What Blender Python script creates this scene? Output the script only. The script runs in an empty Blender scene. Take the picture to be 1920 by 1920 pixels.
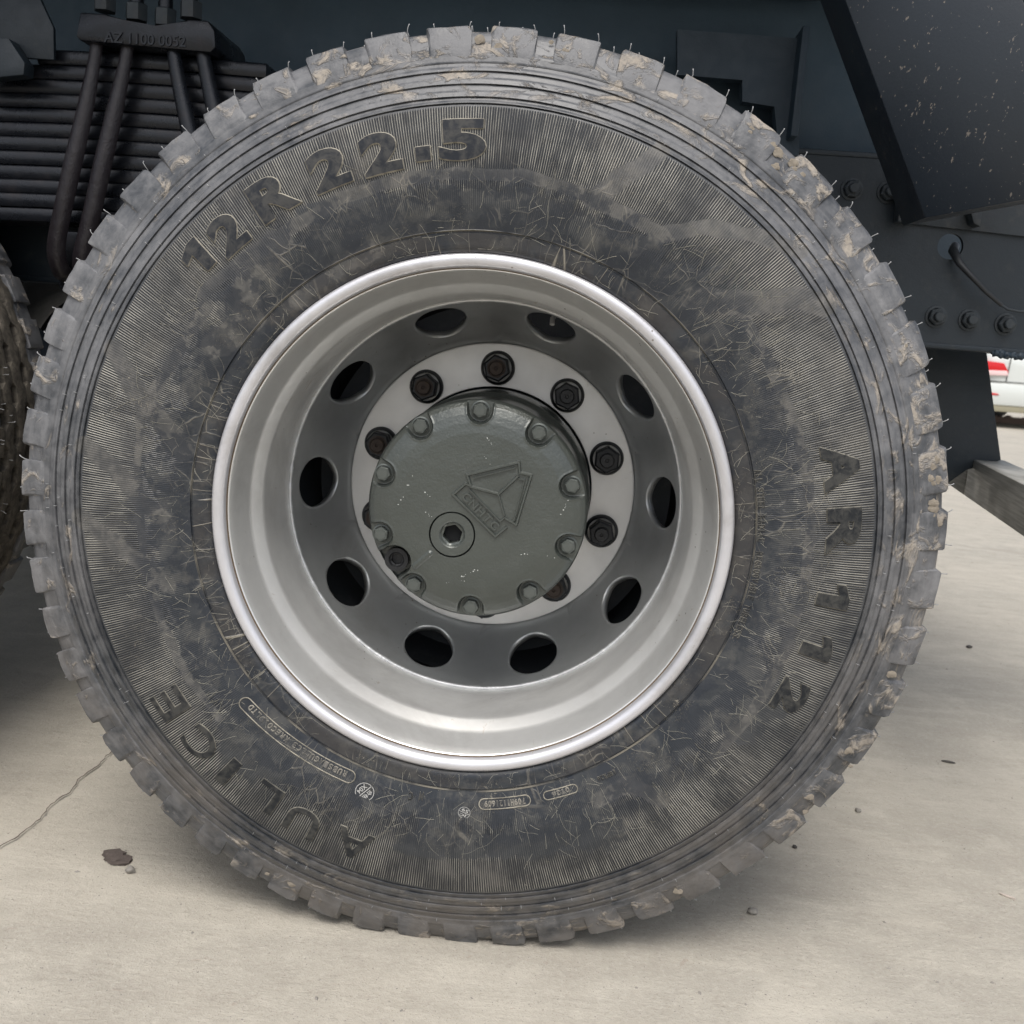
import bpy, bmesh, math, random
import numpy as np
from mathutils import Vector, Matrix, noise as mnoise

random.seed(7); rng = np.random.default_rng(7)
PI = math.pi
scene = bpy.context.scene
COL = scene.collection

# ------------------------------------------------------------------ camera
HUB = 0.5348                                   # height of the wheel axis above the ground
CAM = np.array([0.1125, -1.1574, 0.2140 + HUB])
YAW, PITCH, ROLL, FOC = -0.0554, 0.1683, 0.075, 1950.0
_f = np.array([math.sin(YAW) * math.cos(PITCH), math.cos(YAW) * math.cos(PITCH), -math.sin(PITCH)])
_r0 = np.array([math.cos(YAW), -math.sin(YAW), 0.0]); _d0 = np.cross(_f, _r0)
_r = math.cos(ROLL) * _r0 - math.sin(ROLL) * _d0
_d = math.sin(ROLL) * _r0 + math.cos(ROLL) * _d0
cam_data = bpy.data.cameras.new('camera'); cam = bpy.data.objects.new('camera', cam_data); COL.objects.link(cam)
M = Matrix.Identity(4)
for i in range(3):
    M[i][0] = _r[i]; M[i][1] = -_d[i]; M[i][2] = -_f[i]; M[i][3] = CAM[i]
cam.matrix_world = M
cam_data.sensor_width = 36.0; cam_data.lens = FOC / 1920 * 36
cam_data.clip_start = 0.02; cam_data.clip_end = 900
cam_data.dof.use_dof = True; cam_data.dof.focus_distance = 1.2; cam_data.dof.aperture_fstop = 13
scene.camera = cam

# ------------------------------------------------------------------ sky, sun, exposure
SUN_EL, SUN_AZ = math.radians(60), math.radians(184)      # azimuth: clockwise from +Y (camera looks along +Y)
w = bpy.data.worlds.new("World"); scene.world = w; w.use_nodes = True
nt = w.node_tree; nt.nodes.clear()
sky = nt.nodes.new('ShaderNodeTexSky'); sky.sky_type = 'NISHITA'; sky.sun_disc = False
sky.sun_elevation = SUN_EL; sky.sun_rotation = SUN_AZ
sky.air_density = 1.0; sky.dust_density = 4.0; sky.ozone_density = 1.0
hs = nt.nodes.new('ShaderNodeHueSaturation'); hs.inputs['Saturation'].default_value = 0.45
bg = nt.nodes.new('ShaderNodeBackground'); bg.inputs['Strength'].default_value = 0.15
wo = nt.nodes.new('ShaderNodeOutputWorld')
nt.links.new(sky.outputs[0], hs.inputs['Color']); nt.links.new(hs.outputs[0], bg.inputs[0]); nt.links.new(bg.outputs[0], wo.inputs[0])
sl = bpy.data.lights.new('sun', 'SUN'); sl.energy = 1.5; sl.angle = math.radians(30); sl.color = (1.0, 0.96, 0.9)
sun = bpy.data.objects.new('sun', sl); COL.objects.link(sun)
sdir = Vector((math.sin(SUN_AZ) * math.cos(SUN_EL), math.cos(SUN_AZ) * math.cos(SUN_EL), math.sin(SUN_EL)))
sun.rotation_euler = (-sdir).to_track_quat('-Z', 'Y').to_euler()
scene.view_settings.view_transform = 'Standard'; scene.view_settings.look = 'None'
scene.view_settings.exposure = 0.35; scene.view_settings.gamma = 1.0
scene.cycles.max_bounces = 8

# ------------------------------------------------------------------ geometry helpers
def at(px, py, Y):
    """point of the place at depth Y (metres behind the wheel's outer face) seen at pixel px, py of the 1920 photograph"""
    v = _f * FOC + _r * (px - 960) + _d * (py - 960)
    return CAM + v * ((Y - CAM[1]) / v[1])
def gnd(px, py, z=0.0):
    v = _f * FOC + _r * (px - 960) + _d * (py - 960)
    return CAM + v * ((z - CAM[2]) / v[2])
def to_px(P):
    Q = P - CAM; z = Q @ _f
    return 960 + FOC * (Q @ _r) / z, 960 + FOC * (Q @ _d) / z
def wl(px, py, Y):
    """same, in wheel coordinates (x, z relative to the hub)"""
    p = at(px, py, Y); return p[0], p[2] - HUB

def mesh_obj(name, verts, faces, mat, parent=None, smooth=None, mat_idx=None):
    me = bpy.data.meshes.new(name)
    me.from_pydata([tuple(map(float, v)) for v in verts], [], [tuple(int(i) for i in f) for f in faces])
    me.validate(); me.update()
    return link(name, me, mat, parent, smooth, mat_idx)
def link(name, me, mat, parent=None, smooth=None, mat_idx=None):
    mats = mat if isinstance(mat, (list, tuple)) else [mat]
    for m in mats: me.materials.append(m)
    if mat_idx is not None: me.polygons.foreach_set('material_index', np.asarray(mat_idx, dtype=np.int32))
    if smooth is not None:
        me.shade_smooth()
        if smooth < 179: me.set_sharp_from_angle(angle=math.radians(smooth))
    o = bpy.data.objects.new(name, me); COL.objects.link(o)
    if parent is not None: o.parent = parent
    return o
def bm_obj(name, bm, mat, parent=None, smooth=None, recalc=True):
    if recalc: bmesh.ops.recalc_face_normals(bm, faces=bm.faces)
    me = bpy.data.meshes.new(name); bm.to_mesh(me); bm.free()
    return link(name, me, mat, parent, smooth)
def empty(name, loc=(0, 0, 0), parent=None):
    o = bpy.data.objects.new(name, None); COL.objects.link(o); o.location = loc; o.empty_display_size = 0.1
    if parent is not None: o.parent = parent
    return o
def tag(o, label=None, cat=None, group=None, kind=None):
    if label: o['label'] = label
    if cat: o['category'] = cat
    if group: o['group'] = group
    if kind: o['kind'] = kind
    return o

def lathe(prof, seg, a0=0.0, a1=2 * PI):
    """profile (R, y) spun about the Y axis"""
    prof = np.array(prof, float); n = len(prof); closed = abs(a1 - a0 - 2 * PI) < 1e-6
    cnt = seg if closed else seg + 1
    th = a0 + (a1 - a0) * np.arange(cnt) / seg
    V = np.zeros((cnt, n, 3))
    V[..., 0] = prof[None, :, 0] * np.cos(th)[:, None]; V[..., 2] = prof[None, :, 0] * np.sin(th)[:, None]
    V[..., 1] = prof[None, :, 1]
    F = []
    for i in range(seg):
        j = (i + 1) % cnt
        for k in range(n - 1):
            F.append((i * n + k, i * n + k + 1, j * n + k + 1, j * n + k))
    return V.reshape(-1, 3), F
def fast_grid(V, closed_u=True):
    """V: (nu, nv, 3) -> mesh datablock, built through numpy"""
    nu, nv = V.shape[:2]
    i = np.arange(nu if closed_u else nu - 1); j = (i + 1) % nu; k = np.arange(nv - 1)
    I, K = np.meshgrid(i, k, indexing='ij'); J, _ = np.meshgrid(j, k, indexing='ij')
    F = np.stack([I * nv + K, I * nv + K + 1, J * nv + K + 1, J * nv + K], -1).reshape(-1, 4)
    me = bpy.data.meshes.new('grid')
    me.vertices.add(nu * nv); me.vertices.foreach_set('co', V.reshape(-1).astype(np.float32))
    me.loops.add(F.size); me.loops.foreach_set('vertex_index', F.reshape(-1).astype(np.int32))
    me.polygons.add(len(F)); me.polygons.foreach_set('loop_start', (np.arange(len(F)) * 4).astype(np.int32))
    me.polygons.foreach_set('loop_total', np.full(len(F), 4, np.int32))
    me.update(calc_edges=True); me.validate()
    return me
def bm_box(bm, lo, hi, bev=0.0):
    g = bmesh.ops.create_cube(bm, size=1.0)
    c = [(a + b) / 2 for a, b in zip(lo, hi)]; s = [b - a for a, b in zip(lo, hi)]
    for v in g['verts']: v.co = Vector((v.co.x * s[0] + c[0], v.co.y * s[1] + c[1], v.co.z * s[2] + c[2]))
    if bev > 0:
        es = list({e for v in g['verts'] for e in v.link_edges})
        bmesh.ops.bevel(bm, geom=es, offset=bev, segments=2, affect='EDGES', profile=0.5)
def bm_prism(bm, front, vec, bev=0.0):
    """front: list of 3-D points, extruded by vec"""
    a = [bm.verts.new(Vector(p)) for p in front]; b = [bm.verts.new(Vector(p) + Vector(vec)) for p in front]
    n = len(a); fs = [bm.faces.new(a), bm.faces.new(b[::-1])]
    for i in range(n): fs.append(bm.faces.new((a[i], b[i], b[(i + 1) % n], a[(i + 1) % n])))
    if bev > 0:
        es = list({e for v in a + b for e in v.link_edges})
        bmesh.ops.bevel(bm, geom=es, offset=bev, segments=2, affect='EDGES', profile=0.5)
def tube(path, rad, seg=10, flat=1.0, cap=True):
    """swept tube; rad scalar or list"""
    P = [Vector(p) for p in path]; n = len(P)
    R = rad if isinstance(rad, (list, tuple)) else [rad] * n
    V, F = [], []
    up = Vector((0, 1, 0))
    for i in range(n):
        t = (P[min(i + 1, n - 1)] - P[max(i - 1, 0)]).normalized()
        if abs(t.dot(up)) > 0.95: up = Vector((1, 0, 0))
        a = t.cross(up).normalized(); b = a.cross(t).normalized()
        for k in range(seg):
            q = 2 * PI * k / seg
            V.append(P[i] + (a * math.cos(q) + b * math.sin(q) * flat) * R[i])
    for i in range(n - 1):
        for k in range(seg):
            l = (k + 1) % seg
            F.append((i * seg + k, i * seg + l, (i + 1) * seg + l, (i + 1) * seg + k))
    if cap: F += [tuple(range(seg))[::-1], tuple((n - 1) * seg + k for k in range(seg))]
    return V, F
def join(parts):
    V, F = [], []
    for v, f in parts:
        o = len(V); V += [tuple(x) for x in v]; F += [tuple(i + o for i in q) for q in f]
    return V, F

# ------------------------------------------------------------------ node helper
class Mat:
    def __init__(s, name, base=(0.5, 0.5, 0.5), rough=0.5, metal=0.0, spec=0.5):
        s.m = bpy.data.materials.new(name); s.m.use_nodes = True; s.t = s.m.node_tree
        s.b = s.t.nodes['Principled BSDF']
        s.set('Base Color', base); s.set('Roughness', rough); s.set('Metallic', metal); s.set('Specular IOR Level', spec)
    def set(s, k, v):
        i = s.b.inputs[k]
        if isinstance(v, bpy.types.NodeSocket): s.t.links.new(v, i)
        elif isinstance(v, tuple) and len(v) == 3 and i.type == 'RGBA': i.default_value = (*v, 1)
        else: i.default_value = v
    def n(s, typ, ins=None, out=0, **kw):
        nd = s.t.nodes.new(typ)
        for k, v in kw.items(): setattr(nd, k, v)
        for k, v in (ins or {}).items():
            i = nd.inputs[k]
            if isinstance(v, bpy.types.NodeSocket): s.t.links.new(v, i)
            elif isinstance(v, tuple) and i.type == 'RGBA' and len(v) == 3: i.default_value = (*v, 1)
            else: i.default_value = v
        return nd.outputs[out]
    def math(s, op, a, b=0.0, c=0.0, clamp=False):
        return s.n('ShaderNodeMath', {0: a, 1: b, 2: c}, operation=op, use_clamp=clamp)
    def mul(s, a, b): return s.math('MULTIPLY', a, b)
    def add(s, a, b): return s.math('ADD', a, b)
    def ramp(s, v, lo, hi, a=0.0, b=1.0, smooth=True):
        return s.n('ShaderNodeMapRange', {0: v, 1: lo, 2: hi, 3: a, 4: b}, clamp=True, interpolation_type='SMOOTHSTEP' if smooth else 'LINEAR')
    def obj(s): return s.n('ShaderNodeTexCoord', out=3)
    def noise(s, vec, scale, detail=3.0, rough=0.55, dist=0.0):
        return s.n('ShaderNodeTexNoise', {'Vector': vec, 'Scale': scale, 'Detail': detail, 'Roughness': rough, 'Distortion': dist})
    def vmap(s, vec, sc): return s.n('ShaderNodeMapping', {'Vector': vec, 'Scale': sc})
    def mix(s, f, a, b):
        nd = s.t.nodes.new('ShaderNodeMix'); nd.data_type = 'RGBA'
        for k, v in ((0, f), (6, a), (7, b)):
            if isinstance(v, bpy.types.NodeSocket): s.t.links.new(v, nd.inputs[k])
            elif isinstance(v, tuple): nd.inputs[k].default_value = (*v, 1)
            else: nd.inputs[k].default_value = v
        return nd.outputs[2]
    def bump(s, h, dist=0.001, strength=1.0, prev=None):
        ins = {'Height': h, 'Distance': dist, 'Strength': strength}
        if prev is not None: ins['Normal'] = prev
        return s.n('ShaderNodeBump', ins)
    def attr(s, name): return s.n('ShaderNodeAttribute', out=2, attribute_name=name)

# ------------------------------------------------------------------ materials
def rubber(name, sidewall=False, dust=0.5, mud=0.0):
    m = Mat(name, rough=0.6)
    P = m.obj(); sx = m.t.nodes.new('ShaderNodeSeparateXYZ'); m.t.links.new(P, sx.inputs[0])
    X, Z = sx.outputs[0], sx.outputs[2]
    R = m.math('SQRT', m.add(m.mul(X, X), m.mul(Z, Z)))
    A = m.math('ARCTAN2', Z, X)
    dark = (0.014, 0.0185, 0.025)
    n1 = m.noise(P, 11, 5, 0.65, 0.6); n2 = m.noise(P, 60, 4, 0.6, 0.3); n3 = m.noise(P, 260, 3, 0.6)
    pol = m.n('ShaderNodeCombineXYZ', {0: m.mul(A, 0.45), 1: m.mul(R, 1.0), 2: 0.0})
    streak = m.noise(m.vmap(pol, (9, 60, 1)), 1.0, 5, 0.7, 0.5)           # scuffs running round the tyre
    d = m.add(m.add(m.mul(m.ramp(n1, 0.3, 0.7), 0.45), m.mul(m.ramp(n2, 0.3, 0.75), 0.35)), m.mul(m.ramp(streak, 0.35, 0.7), 0.25))
    outer = m.ramp(R, 0.440, 0.462)                                    # more dust on the shoulder, its cool pale tone also painting in sky light
    cell = m.n('ShaderNodeTexVoronoi', {'Vector': m.n('ShaderNodeVectorMath', {0: m.vmap(pol, (30, 26, 1)), 1: m.n('ShaderNodeVectorMath', {0: m.n('ShaderNodeTexNoise', {'Vector': P, 'Scale': 22.0, 'Detail': 3.0}, out=1), 1: (0.9, 0.9, 0.0)}, operation='MULTIPLY')}, operation='ADD'), 'Scale': 1.0}, out=1)
    cellv = m.ramp(m.n('ShaderNodeSeparateColor', {0: cell}), 0.15, 0.85, 0.45, 1.2, False)
    cellv = m.add(m.mul(m.math('SUBTRACT', 1.0, outer), cellv), outer)
    amt = m.mul(m.mul(d, cellv) if sidewall else d, m.add(m.mul(outer, dust * 1.15), dust * (0.36 if sidewall else 0.75)))
    col = m.mix(m.math('MINIMUM', amt, 1.0), dark, m.mix(outer, (0.205, 0.198, 0.182), (0.30, 0.30, 0.308)))
    h = m.add(m.mul(n2, 0.5), m.mul(n3, 0.35))
    rough = m.ramp(d, 0.2, 0.9, 0.42, 0.75)
    if sidewall:
        smear = m.attr('smear'); dotm = m.attr('film')
        jag = m.mul(m.math('SUBTRACT', m.noise(P, 34, 4, 0.6), 0.5), 1.5)
        sm = m.ramp(m.add(smear, jag), 0.38, 0.62)
        # smooth film left over the serrations: more of it towards the bead
        stretch = m.noise(m.vmap(pol, (24, 19, 1)), 1.0, 5, 0.68, 0.5)
        bias = m.ramp(R, 0.335, 0.415, 0.32, -0.22, False)
        fl = m.ramp(m.add(m.add(m.add(stretch, bias), m.mul(dotm, 0.4)), m.mul(m.math('SUBTRACT', n2, 0.5), 0.35)), 0.52, 0.66)
        zone = m.mul(m.ramp(R, 0.334, 0.338), m.ramp(R, 0.4505, 0.4485, 0.0, 1.0))
        zone = m.mul(m.ramp(m.math('SUBTRACT', R, m.mul(m.math('SUBTRACT', stretch, 0.5), 0.10)), 0.334, 0.350), m.ramp(R, 0.4515, 0.4480))
        hm = m.mul(m.mul(zone, m.math('SUBTRACT', 1.0, m.mul(fl, 0.84))), m.math('SUBTRACT', 1.0, m.mul(sm, 0.75)))
        wob = m.mul(m.noise(P, 3, 2), 1.4)
        wave = m.math('SINE', m.add(m.mul(A, 1010.0), wob))
        ridge = m.ramp(wave, -0.1, 0.8)
        # each ridge carries dust along only part of its length
        dash = m.noise(m.vmap(pol, (1850, 26, 1)), 1.0, 2, 0.5)
        dsh = m.ramp(m.add(dash, m.mul(m.math('SUBTRACT', m.noise(P, 17, 3), 0.5), 0.8)), 0.34, 0.62)
        gain = m.add(0.16, m.mul(dsh, m.ramp(m.noise(P, 6, 4, 0.7), 0.3, 0.7, 0.35, 1.0)))
        hc = m.mix(m.mul(m.mul(ridge, gain), 0.95), (0.012, 0.015, 0.020), (0.385, 0.37, 0.325))
        hc = m.mix(m.mul(m.ramp(n1, 0.5, 0.75), 0.45), hc, (0.15, 0.142, 0.128))
        col = m.mix(hm, col, hc)
        col = m.mix(m.mul(sm, 0.6), col, m.mix(m.ramp(n2, 0.35, 0.7), (0.065, 0.064, 0.062), (0.16, 0.152, 0.138)))
        inner = m.ramp(R, 0.405, 0.375)
        pt = m.noise(m.vmap(pol, (26, 30, 1)), 1.0, 6, 0.62, 0.3)
        glossy = m.mul(m.ramp(pt, 0.455, 0.51), inner)
        dusty = m.mul(m.ramp(m.noise(m.vmap(pol, (17, 22, 1)), 1.0, 6, 0.74, 0.2), 0.50, 0.66), inner)
        col = m.mix(m.mul(glossy, 0.72), col, (0.011, 0.0155, 0.024))
        col = m.mix(m.mul(dusty, 0.38), col, m.mix(n2, (0.06, 0.058, 0.052), (0.155, 0.148, 0.13)))
        col = m.mix(m.mul(m.mul(m.ramp(R, 0.323, 0.318), m.ramp(n1, 0.4, 0.6)), 0.4), col, (0.045, 0.037, 0.029))
        # thin pale threads of flash rubber and dried spray
        wv = m.n('ShaderNodeVectorMath', {0: P, 1: m.n('ShaderNodeVectorMath', {0: m.n('ShaderNodeTexNoise', {'Vector': P, 'Scale': 26.0, 'Detail': 3.0}, out=1), 1: (0.022, 0.0, 0.022)}, operation='MULTIPLY')}, operation='ADD')
        crack = m.n('ShaderNodeTexVoronoi', {'Vector': wv, 'Scale': 24.0}, feature='DISTANCE_TO_EDGE')
        crack2 = m.n('ShaderNodeTexVoronoi', {'Vector': m.n('ShaderNodeVectorMath', {0: m.vmap(pol, (34, 13, 1)), 1: m.n('ShaderNodeVectorMath', {0: m.n('ShaderNodeTexNoise', {'Vector': P, 'Scale': 24.0, 'Detail': 2.0}, out=1), 1: (0.45, 0.45, 0.0)}, operation='MULTIPLY')}, operation='ADD'), 'Scale': 1.0}, feature='DISTANCE_TO_EDGE')
        thr = m.mul(m.ramp(m.noise(P, 9, 3), 0.47, 0.58), 1.0)
        line = m.math('MAXIMUM', m.ramp(crack, 0.016, 0.005), m.ramp(crack2, 0.020, 0.006))
        line = m.mul(m.mul(m.mul(line, 0.36), thr), m.ramp(R, 0.43, 0.37))
        line = m.mul(line, m.ramp(n2, 0.42, 0.6, 0.25, 1.0))
        tick = m.n('ShaderNodeTexVoronoi', {'Vector': m.n('ShaderNodeMapping', {'Vector': pol, 'Scale': (17, 3, 1), 'Rotation': (0, 0, 0.15)}), 'Scale': 1.0}, feature='DISTANCE_TO_EDGE')
        tick = m.mul(m.mul(m.ramp(tick, 0.012, 0.004), m.ramp(R, 0.3225, 0.3205)), m.ramp(m.noise(P, 8, 2), 0.46, 0.60, 0.0, 0.7))
        ringl = m.mul(m.ramp(m.math('ABSOLUTE', m.math('SUBTRACT', R, 0.3226)), 0.0011, 0.0004), m.ramp(m.noise(m.vmap(pol, (9, 40, 1)), 1.0, 3), 0.42, 0.6))
        line = m.math('MAXIMUM', line, m.math('MAXIMUM', tick, m.mul(ringl, 0.7)))
        # short curled flecks
        fk = m.n('ShaderNodeTexNoise', {'Vector': P, 'Scale': 85.0, 'Detail': 2.0, 'Distortion': 2.5})
        fleck = m.mul(m.ramp(m.math('ABSOLUTE', m.math('SUBTRACT', fk, 0.5)), 0.012, 0.004), m.ramp(m.noise(P, 14, 4, 0.7), 0.54, 0.64))
        line = m.math('MAXIMUM', line, m.mul(fleck, m.ramp(R, 0.46, 0.44, 0.25, 0.75)))
        col = m.mix(m.mul(line, 0.8), col, (0.34, 0.31, 0.25))
        h = m.add(m.mul(h, 0.5), m.mul(line, 0.8))
        hb = m.mul(m.mul(wave, 0.5), hm)
        rough = m.add(m.mul(m.math('SUBTRACT', m.add(hm, sm), m.mul(glossy, 0.6)), 0.14), m.ramp(d, 0.2, 0.9, 0.38, 0.62))
    # tan mud dried on the shoulder, thickest at the upper right and round the lugs
    side = m.ramp(m.math('COSINE', m.math('SUBTRACT', A, 0.72)), -0.2, 0.95, 0.30, 1.0)
    foot = m.ramp(Z, -0.36, -0.50, 0.0, 0.75)
    mn = m.noise(m.vmap(pol, (26, 50, 1)) if sidewall else P, 1.0 if sidewall else 34.0, 5, 0.62, 0.8)
    mm = m.mul(m.ramp(m.add(mn, m.mul(m.math('MAXIMUM', side, foot), 0.085 + mud)), 0.60, 0.73), m.ramp(R, 0.452, 0.476))
    mudc = m.mix(n2, (0.24, 0.21, 0.175), (0.45, 0.40, 0.335))
    col = m.mix(m.mul(m.mul(mm, m.ramp(n3, 0.3, 0.6, 0.55, 1.0)), 0.85), col, mudc)
    brown = m.mul(m.mul(m.ramp(Z, 0.1, -0.4), m.ramp(R, 0.44, 0.47)), m.ramp(n1, 0.35, 0.65))
    col = m.mix(m.mul(brown, 0.45), col, (0.105, 0.085, 0.062))
    h = m.add(h, m.mul(mm, 1.4))
    rough = m.math('MAXIMUM', rough, m.mul(mm, 0.9))
    nb = m.bump(h, 0.0012, 0.9)
    if sidewall: nb = m.bump(hb, 0.0009, 1.0, nb)
    m.set('Base Color', col); m.set('Roughness', rough); m.set('Normal', nb); m.set('Specular IOR Level', 0.55)
    return m.m
def letter_mat(name, c0, c1, r=0.5):
    m = Mat(name, rough=r, spec=0.3); P = m.obj(); n = m.noise(P, 90, 4, 0.65, 0.5); n2 = m.noise(P, 22, 3)
    m.set('Base Color', m.mix(m.ramp(m.add(n, m.mul(n2, 0.4)), 0.55, 0.85), c0, c1)); m.set('Normal', m.bump(n, 0.0008, 0.6)); return m.m
M_SIDE = rubber('dusty sidewall rubber', True, 0.40)
M_LUG = rubber('dusty tread rubber', False, 0.37, 0.02)
M_TREAD = rubber('worn tread rubber', False, 0.38)
M_TREADOLD = letter_mat('brown dusty tread', (0.055, 0.049, 0.041), (0.12, 0.106, 0.086), 0.8)

M_LET = letter_mat('dark moulded rubber', (0.014, 0.017, 0.023), (0.05, 0.05, 0.049), 0.75)
M_LETDIM = letter_mat('scuffed moulded rubber', (0.012, 0.014, 0.017), (0.05, 0.05, 0.047), 0.6)
M_LETEDGE = letter_mat('dust on moulded edges', (0.18, 0.168, 0.14), (0.35, 0.325, 0.27), 0.9)
M_LETEDGEDIM = letter_mat('thin dust on moulded edges', (0.07, 0.068, 0.06), (0.19, 0.178, 0.15), 0.9)
M_SMALL = letter_mat('small moulded type', (0.06, 0.062, 0.064), (0.17, 0.16, 0.145), 0.6)
M_WHITE = Mat('white stencil ink', (0.42, 0.42, 0.41), 0.8).m
M_HAIR = Mat('rubber vent hair', (0.30, 0.305, 0.31), 0.5).m

def silver(name, base, rough, metal, speck=True, grime=0.0):
    m = Mat(name, metal=metal); P = m.obj()
    n = m.noise(P, 14, 4, 0.6); f = m.noise(P, 900, 2, 0.5)
    col = m.mix(m.ramp(n, 0.3, 0.8), base, tuple(c * 0.86 for c in base))
    sp = m.n('ShaderNodeTexVoronoi', {'Vector': P, 'Scale': 75.0, 'Randomness': 1.0})
    spm = m.mul(m.ramp(sp, 0.11, 0.06), m.ramp(m.noise(P, 12, 2), 0.52, 0.62)) if speck else None
    if speck: col = m.mix(m.mul(spm, 0.75), col, (0.17, 0.145, 0.115))
    rust = m.mul(m.ramp(m.noise(P, 26, 5, 0.7, 1.2), 0.66, 0.74), 0.5)
    col = m.mix(rust, col, (0.42, 0.36, 0.28))
    if grime: col = m.mix(m.mul(m.ramp(m.noise(P, 7, 5, 0.7, 0.5), 0.45, 0.75), grime), col, (0.20, 0.18, 0.155))
    m.set('Base Color', col); m.set('Roughness', m.add(m.ramp(n, 0.2, 0.8, rough - 0.05, rough + 0.06), m.mul(rust, 0.3)))
    m.set('Normal', m.bump(f, 0.0002, 0.35)); return m.m
M_RIM = silver('silver wheel enamel', (0.80, 0.80, 0.785), 0.36, 0.68, True, 0.22)
M_LIP = silver('bare worn flange', (0.68, 0.68, 0.71), 0.38, 0.60, True, 0.45)
M_DISC = silver('grey disc enamel', (0.47, 0.485, 0.49), 0.40, 0.74, True, 0.28)
M_PLATE = silver('silver mounting face', (0.66, 0.655, 0.64), 0.46, 0.45)
M_WELD = silver('bright weld metal', (0.62, 0.63, 0.64), 0.42, 0.6, False)
def paint(name, base, rough, metal=0.0, orange=0.5, dustc=None, dust=0.25):
    m = Mat(name, metal=metal); P = m.obj()
    n = m.noise(P, 6, 4, 0.6); f = m.noise(P, 330, 2, 0.5); g = m.noise(P, 40, 4, 0.65)
    col = m.mix(m.ramp(n, 0.3, 0.75), base, tuple(c * 0.8 for c in base))
    col = m.mix(m.mul(m.ramp(g, 0.5, 0.8), dust), col, dustc or (0.16, 0.155, 0.145))
    m.set('Base Color', col); m.set('Roughness', m.ramp(g, 0.3, 0.8, rough - 0.05, rough + 0.12)); m.set('Normal', m.bump(m.add(f, m.mul(m.noise(P, 95, 4, 0.6), 1.6)), 0.0005, orange)); return m.m
M_DARKRIM = paint('dark inner rim', (0.035, 0.04, 0.045), 0.6, 0.0)  # near-black tone for the other rims and the inner disc
M_COVER = paint('grey green casting paint', (0.070, 0.080, 0.073), 0.34, 0.35, 1.0, (0.12, 0.125, 0.118), 0.15)
_cb = M_COVER.node_tree.nodes['Principled BSDF']; _cb.inputs['Coat Weight'].default_value = 0.6; _cb.inputs['Coat Roughness'].default_value = 0.22
M_BOLT = paint('painted bolt head', (0.105, 0.118, 0.110), 0.34, 0.35, 0.3)
M_NUT = paint('black wheel nut', (0.014, 0.016, 0.019), 0.42, 0.3, 0.3, (0.06, 0.055, 0.05), 0.25)
M_RUST = paint('rusty stud end', (0.045, 0.031, 0.024), 0.7, 0.2, 1.0, (0.13, 0.08, 0.05), 0.6)
M_STUDDK = paint('dark stud end', (0.022, 0.023, 0.025), 0.5, 0.3, 1.0)
M_FRAME = paint('blue black chassis paint', (0.013, 0.022, 0.031), 0.5, 0.0, 0.5, (0.07, 0.07, 0.068), 0.35)
M_FRAMELT = paint('dusty chassis paint', (0.028, 0.037, 0.045), 0.55, 0.0, 0.5, (0.09, 0.088, 0.082), 0.5)
M_UNDER = paint('dark hazed underbody paint', (0.020, 0.037, 0.055), 0.55, 0.0, 0.5, (0.035, 0.052, 0.068), 0.3)  # base blue raised to carry the haze over the shaded underbody
M_SPRING = paint('oily spring steel', (0.011, 0.013, 0.018), 0.30, 0.3, 0.45, (0.028, 0.022, 0.024), 0.5)
M_SPRINGRED = paint('red brown primer steel', (0.014, 0.011, 0.014), 0.38, 0.1, 1.2, (0.03, 0.028, 0.03), 0.6)
def chipped():
    m = Mat('chipped dark panel paint', rough=0.42); P = m.obj()
    v = m.vmap(m.n('ShaderNodeMapping', {'Vector': P, 'Rotation': (0, math.radians(-24), 0)}), (95, 95, 22))
    v2 = m.vmap(m.n('ShaderNodeMapping', {'Vector': P, 'Rotation': (0, math.radians(-24), 0)}), (210, 210, 120))
    a = m.mul(m.ramp(m.noise(v, 1.0, 4, 0.65), 0.67, 0.685), 0.8); b = m.ramp(m.noise(v2, 1.0, 2, 0.6), 0.69, 0.71)
    k = m.math('MAXIMUM', a, m.mul(b, 0.7))
    g = m.noise(P, 8, 3)
    m.set('Base Color', m.mix(k, m.mix(g, (0.009, 0.014, 0.021), (0.016, 0.022, 0.030)), (0.20, 0.175, 0.15)))
    m.set('Roughness', m.add(0.4, m.mul(k, 0.4))); m.set('Normal', m.bump(m.noise(P, 300, 2), 0.0003, 0.4)); return m.m
M_DEEP = paint('haze blue body paint', (0.042, 0.074, 0.105), 0.6, 0.0, 0.4, (0.05, 0.08, 0.11), 0.3)  # paler and bluer: haze in the deep recesses put into the colour
M_PANEL = chipped()
def galv():
    m = Mat('brushed galvanised steel', metal=0.3); P = m.obj()
    s = m.noise(m.vmap(P, (25, 6, 260)), 1.0, 4, 0.6); n = m.noise(P, 14, 4, 0.65)
    m.set('Base Color', m.mix(m.ramp(s, 0.3, 0.7), (0.36, 0.35, 0.31), (0.60, 0.585, 0.54)))
    m.set('Roughness', m.ramp(n, 0.3, 0.7, 0.4, 0.6)); m.set('Normal', m.bump(s, 0.0005, 0.4)); return m.m
M_GALV = galv()
M_HOSE = Mat('black rubber hose', (0.02, 0.022, 0.025), 0.45).m
M_BLACK = Mat('black socket shade', (0.006, 0.007, 0.008), 0.9).m
M_CARW = Mat('white car paint', (0.60, 0.63, 0.61), 0.25).m; M_CARW.node_tree.nodes['Principled BSDF'].inputs['Coat Weight'].default_value = 0.6
M_RED = Mat('red lamp lens', (0.55, 0.012, 0.015), 0.15).m
M_CLEARLENS = Mat('pale lamp lens', (0.75, 0.55, 0.55), 0.15).m
M_GLASS = Mat('dark car glass', (0.02, 0.025, 0.03), 0.08).m
M_BEIGE = Mat('dusty bumper skirt', (0.30, 0.28, 0.20), 0.7).m
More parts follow.
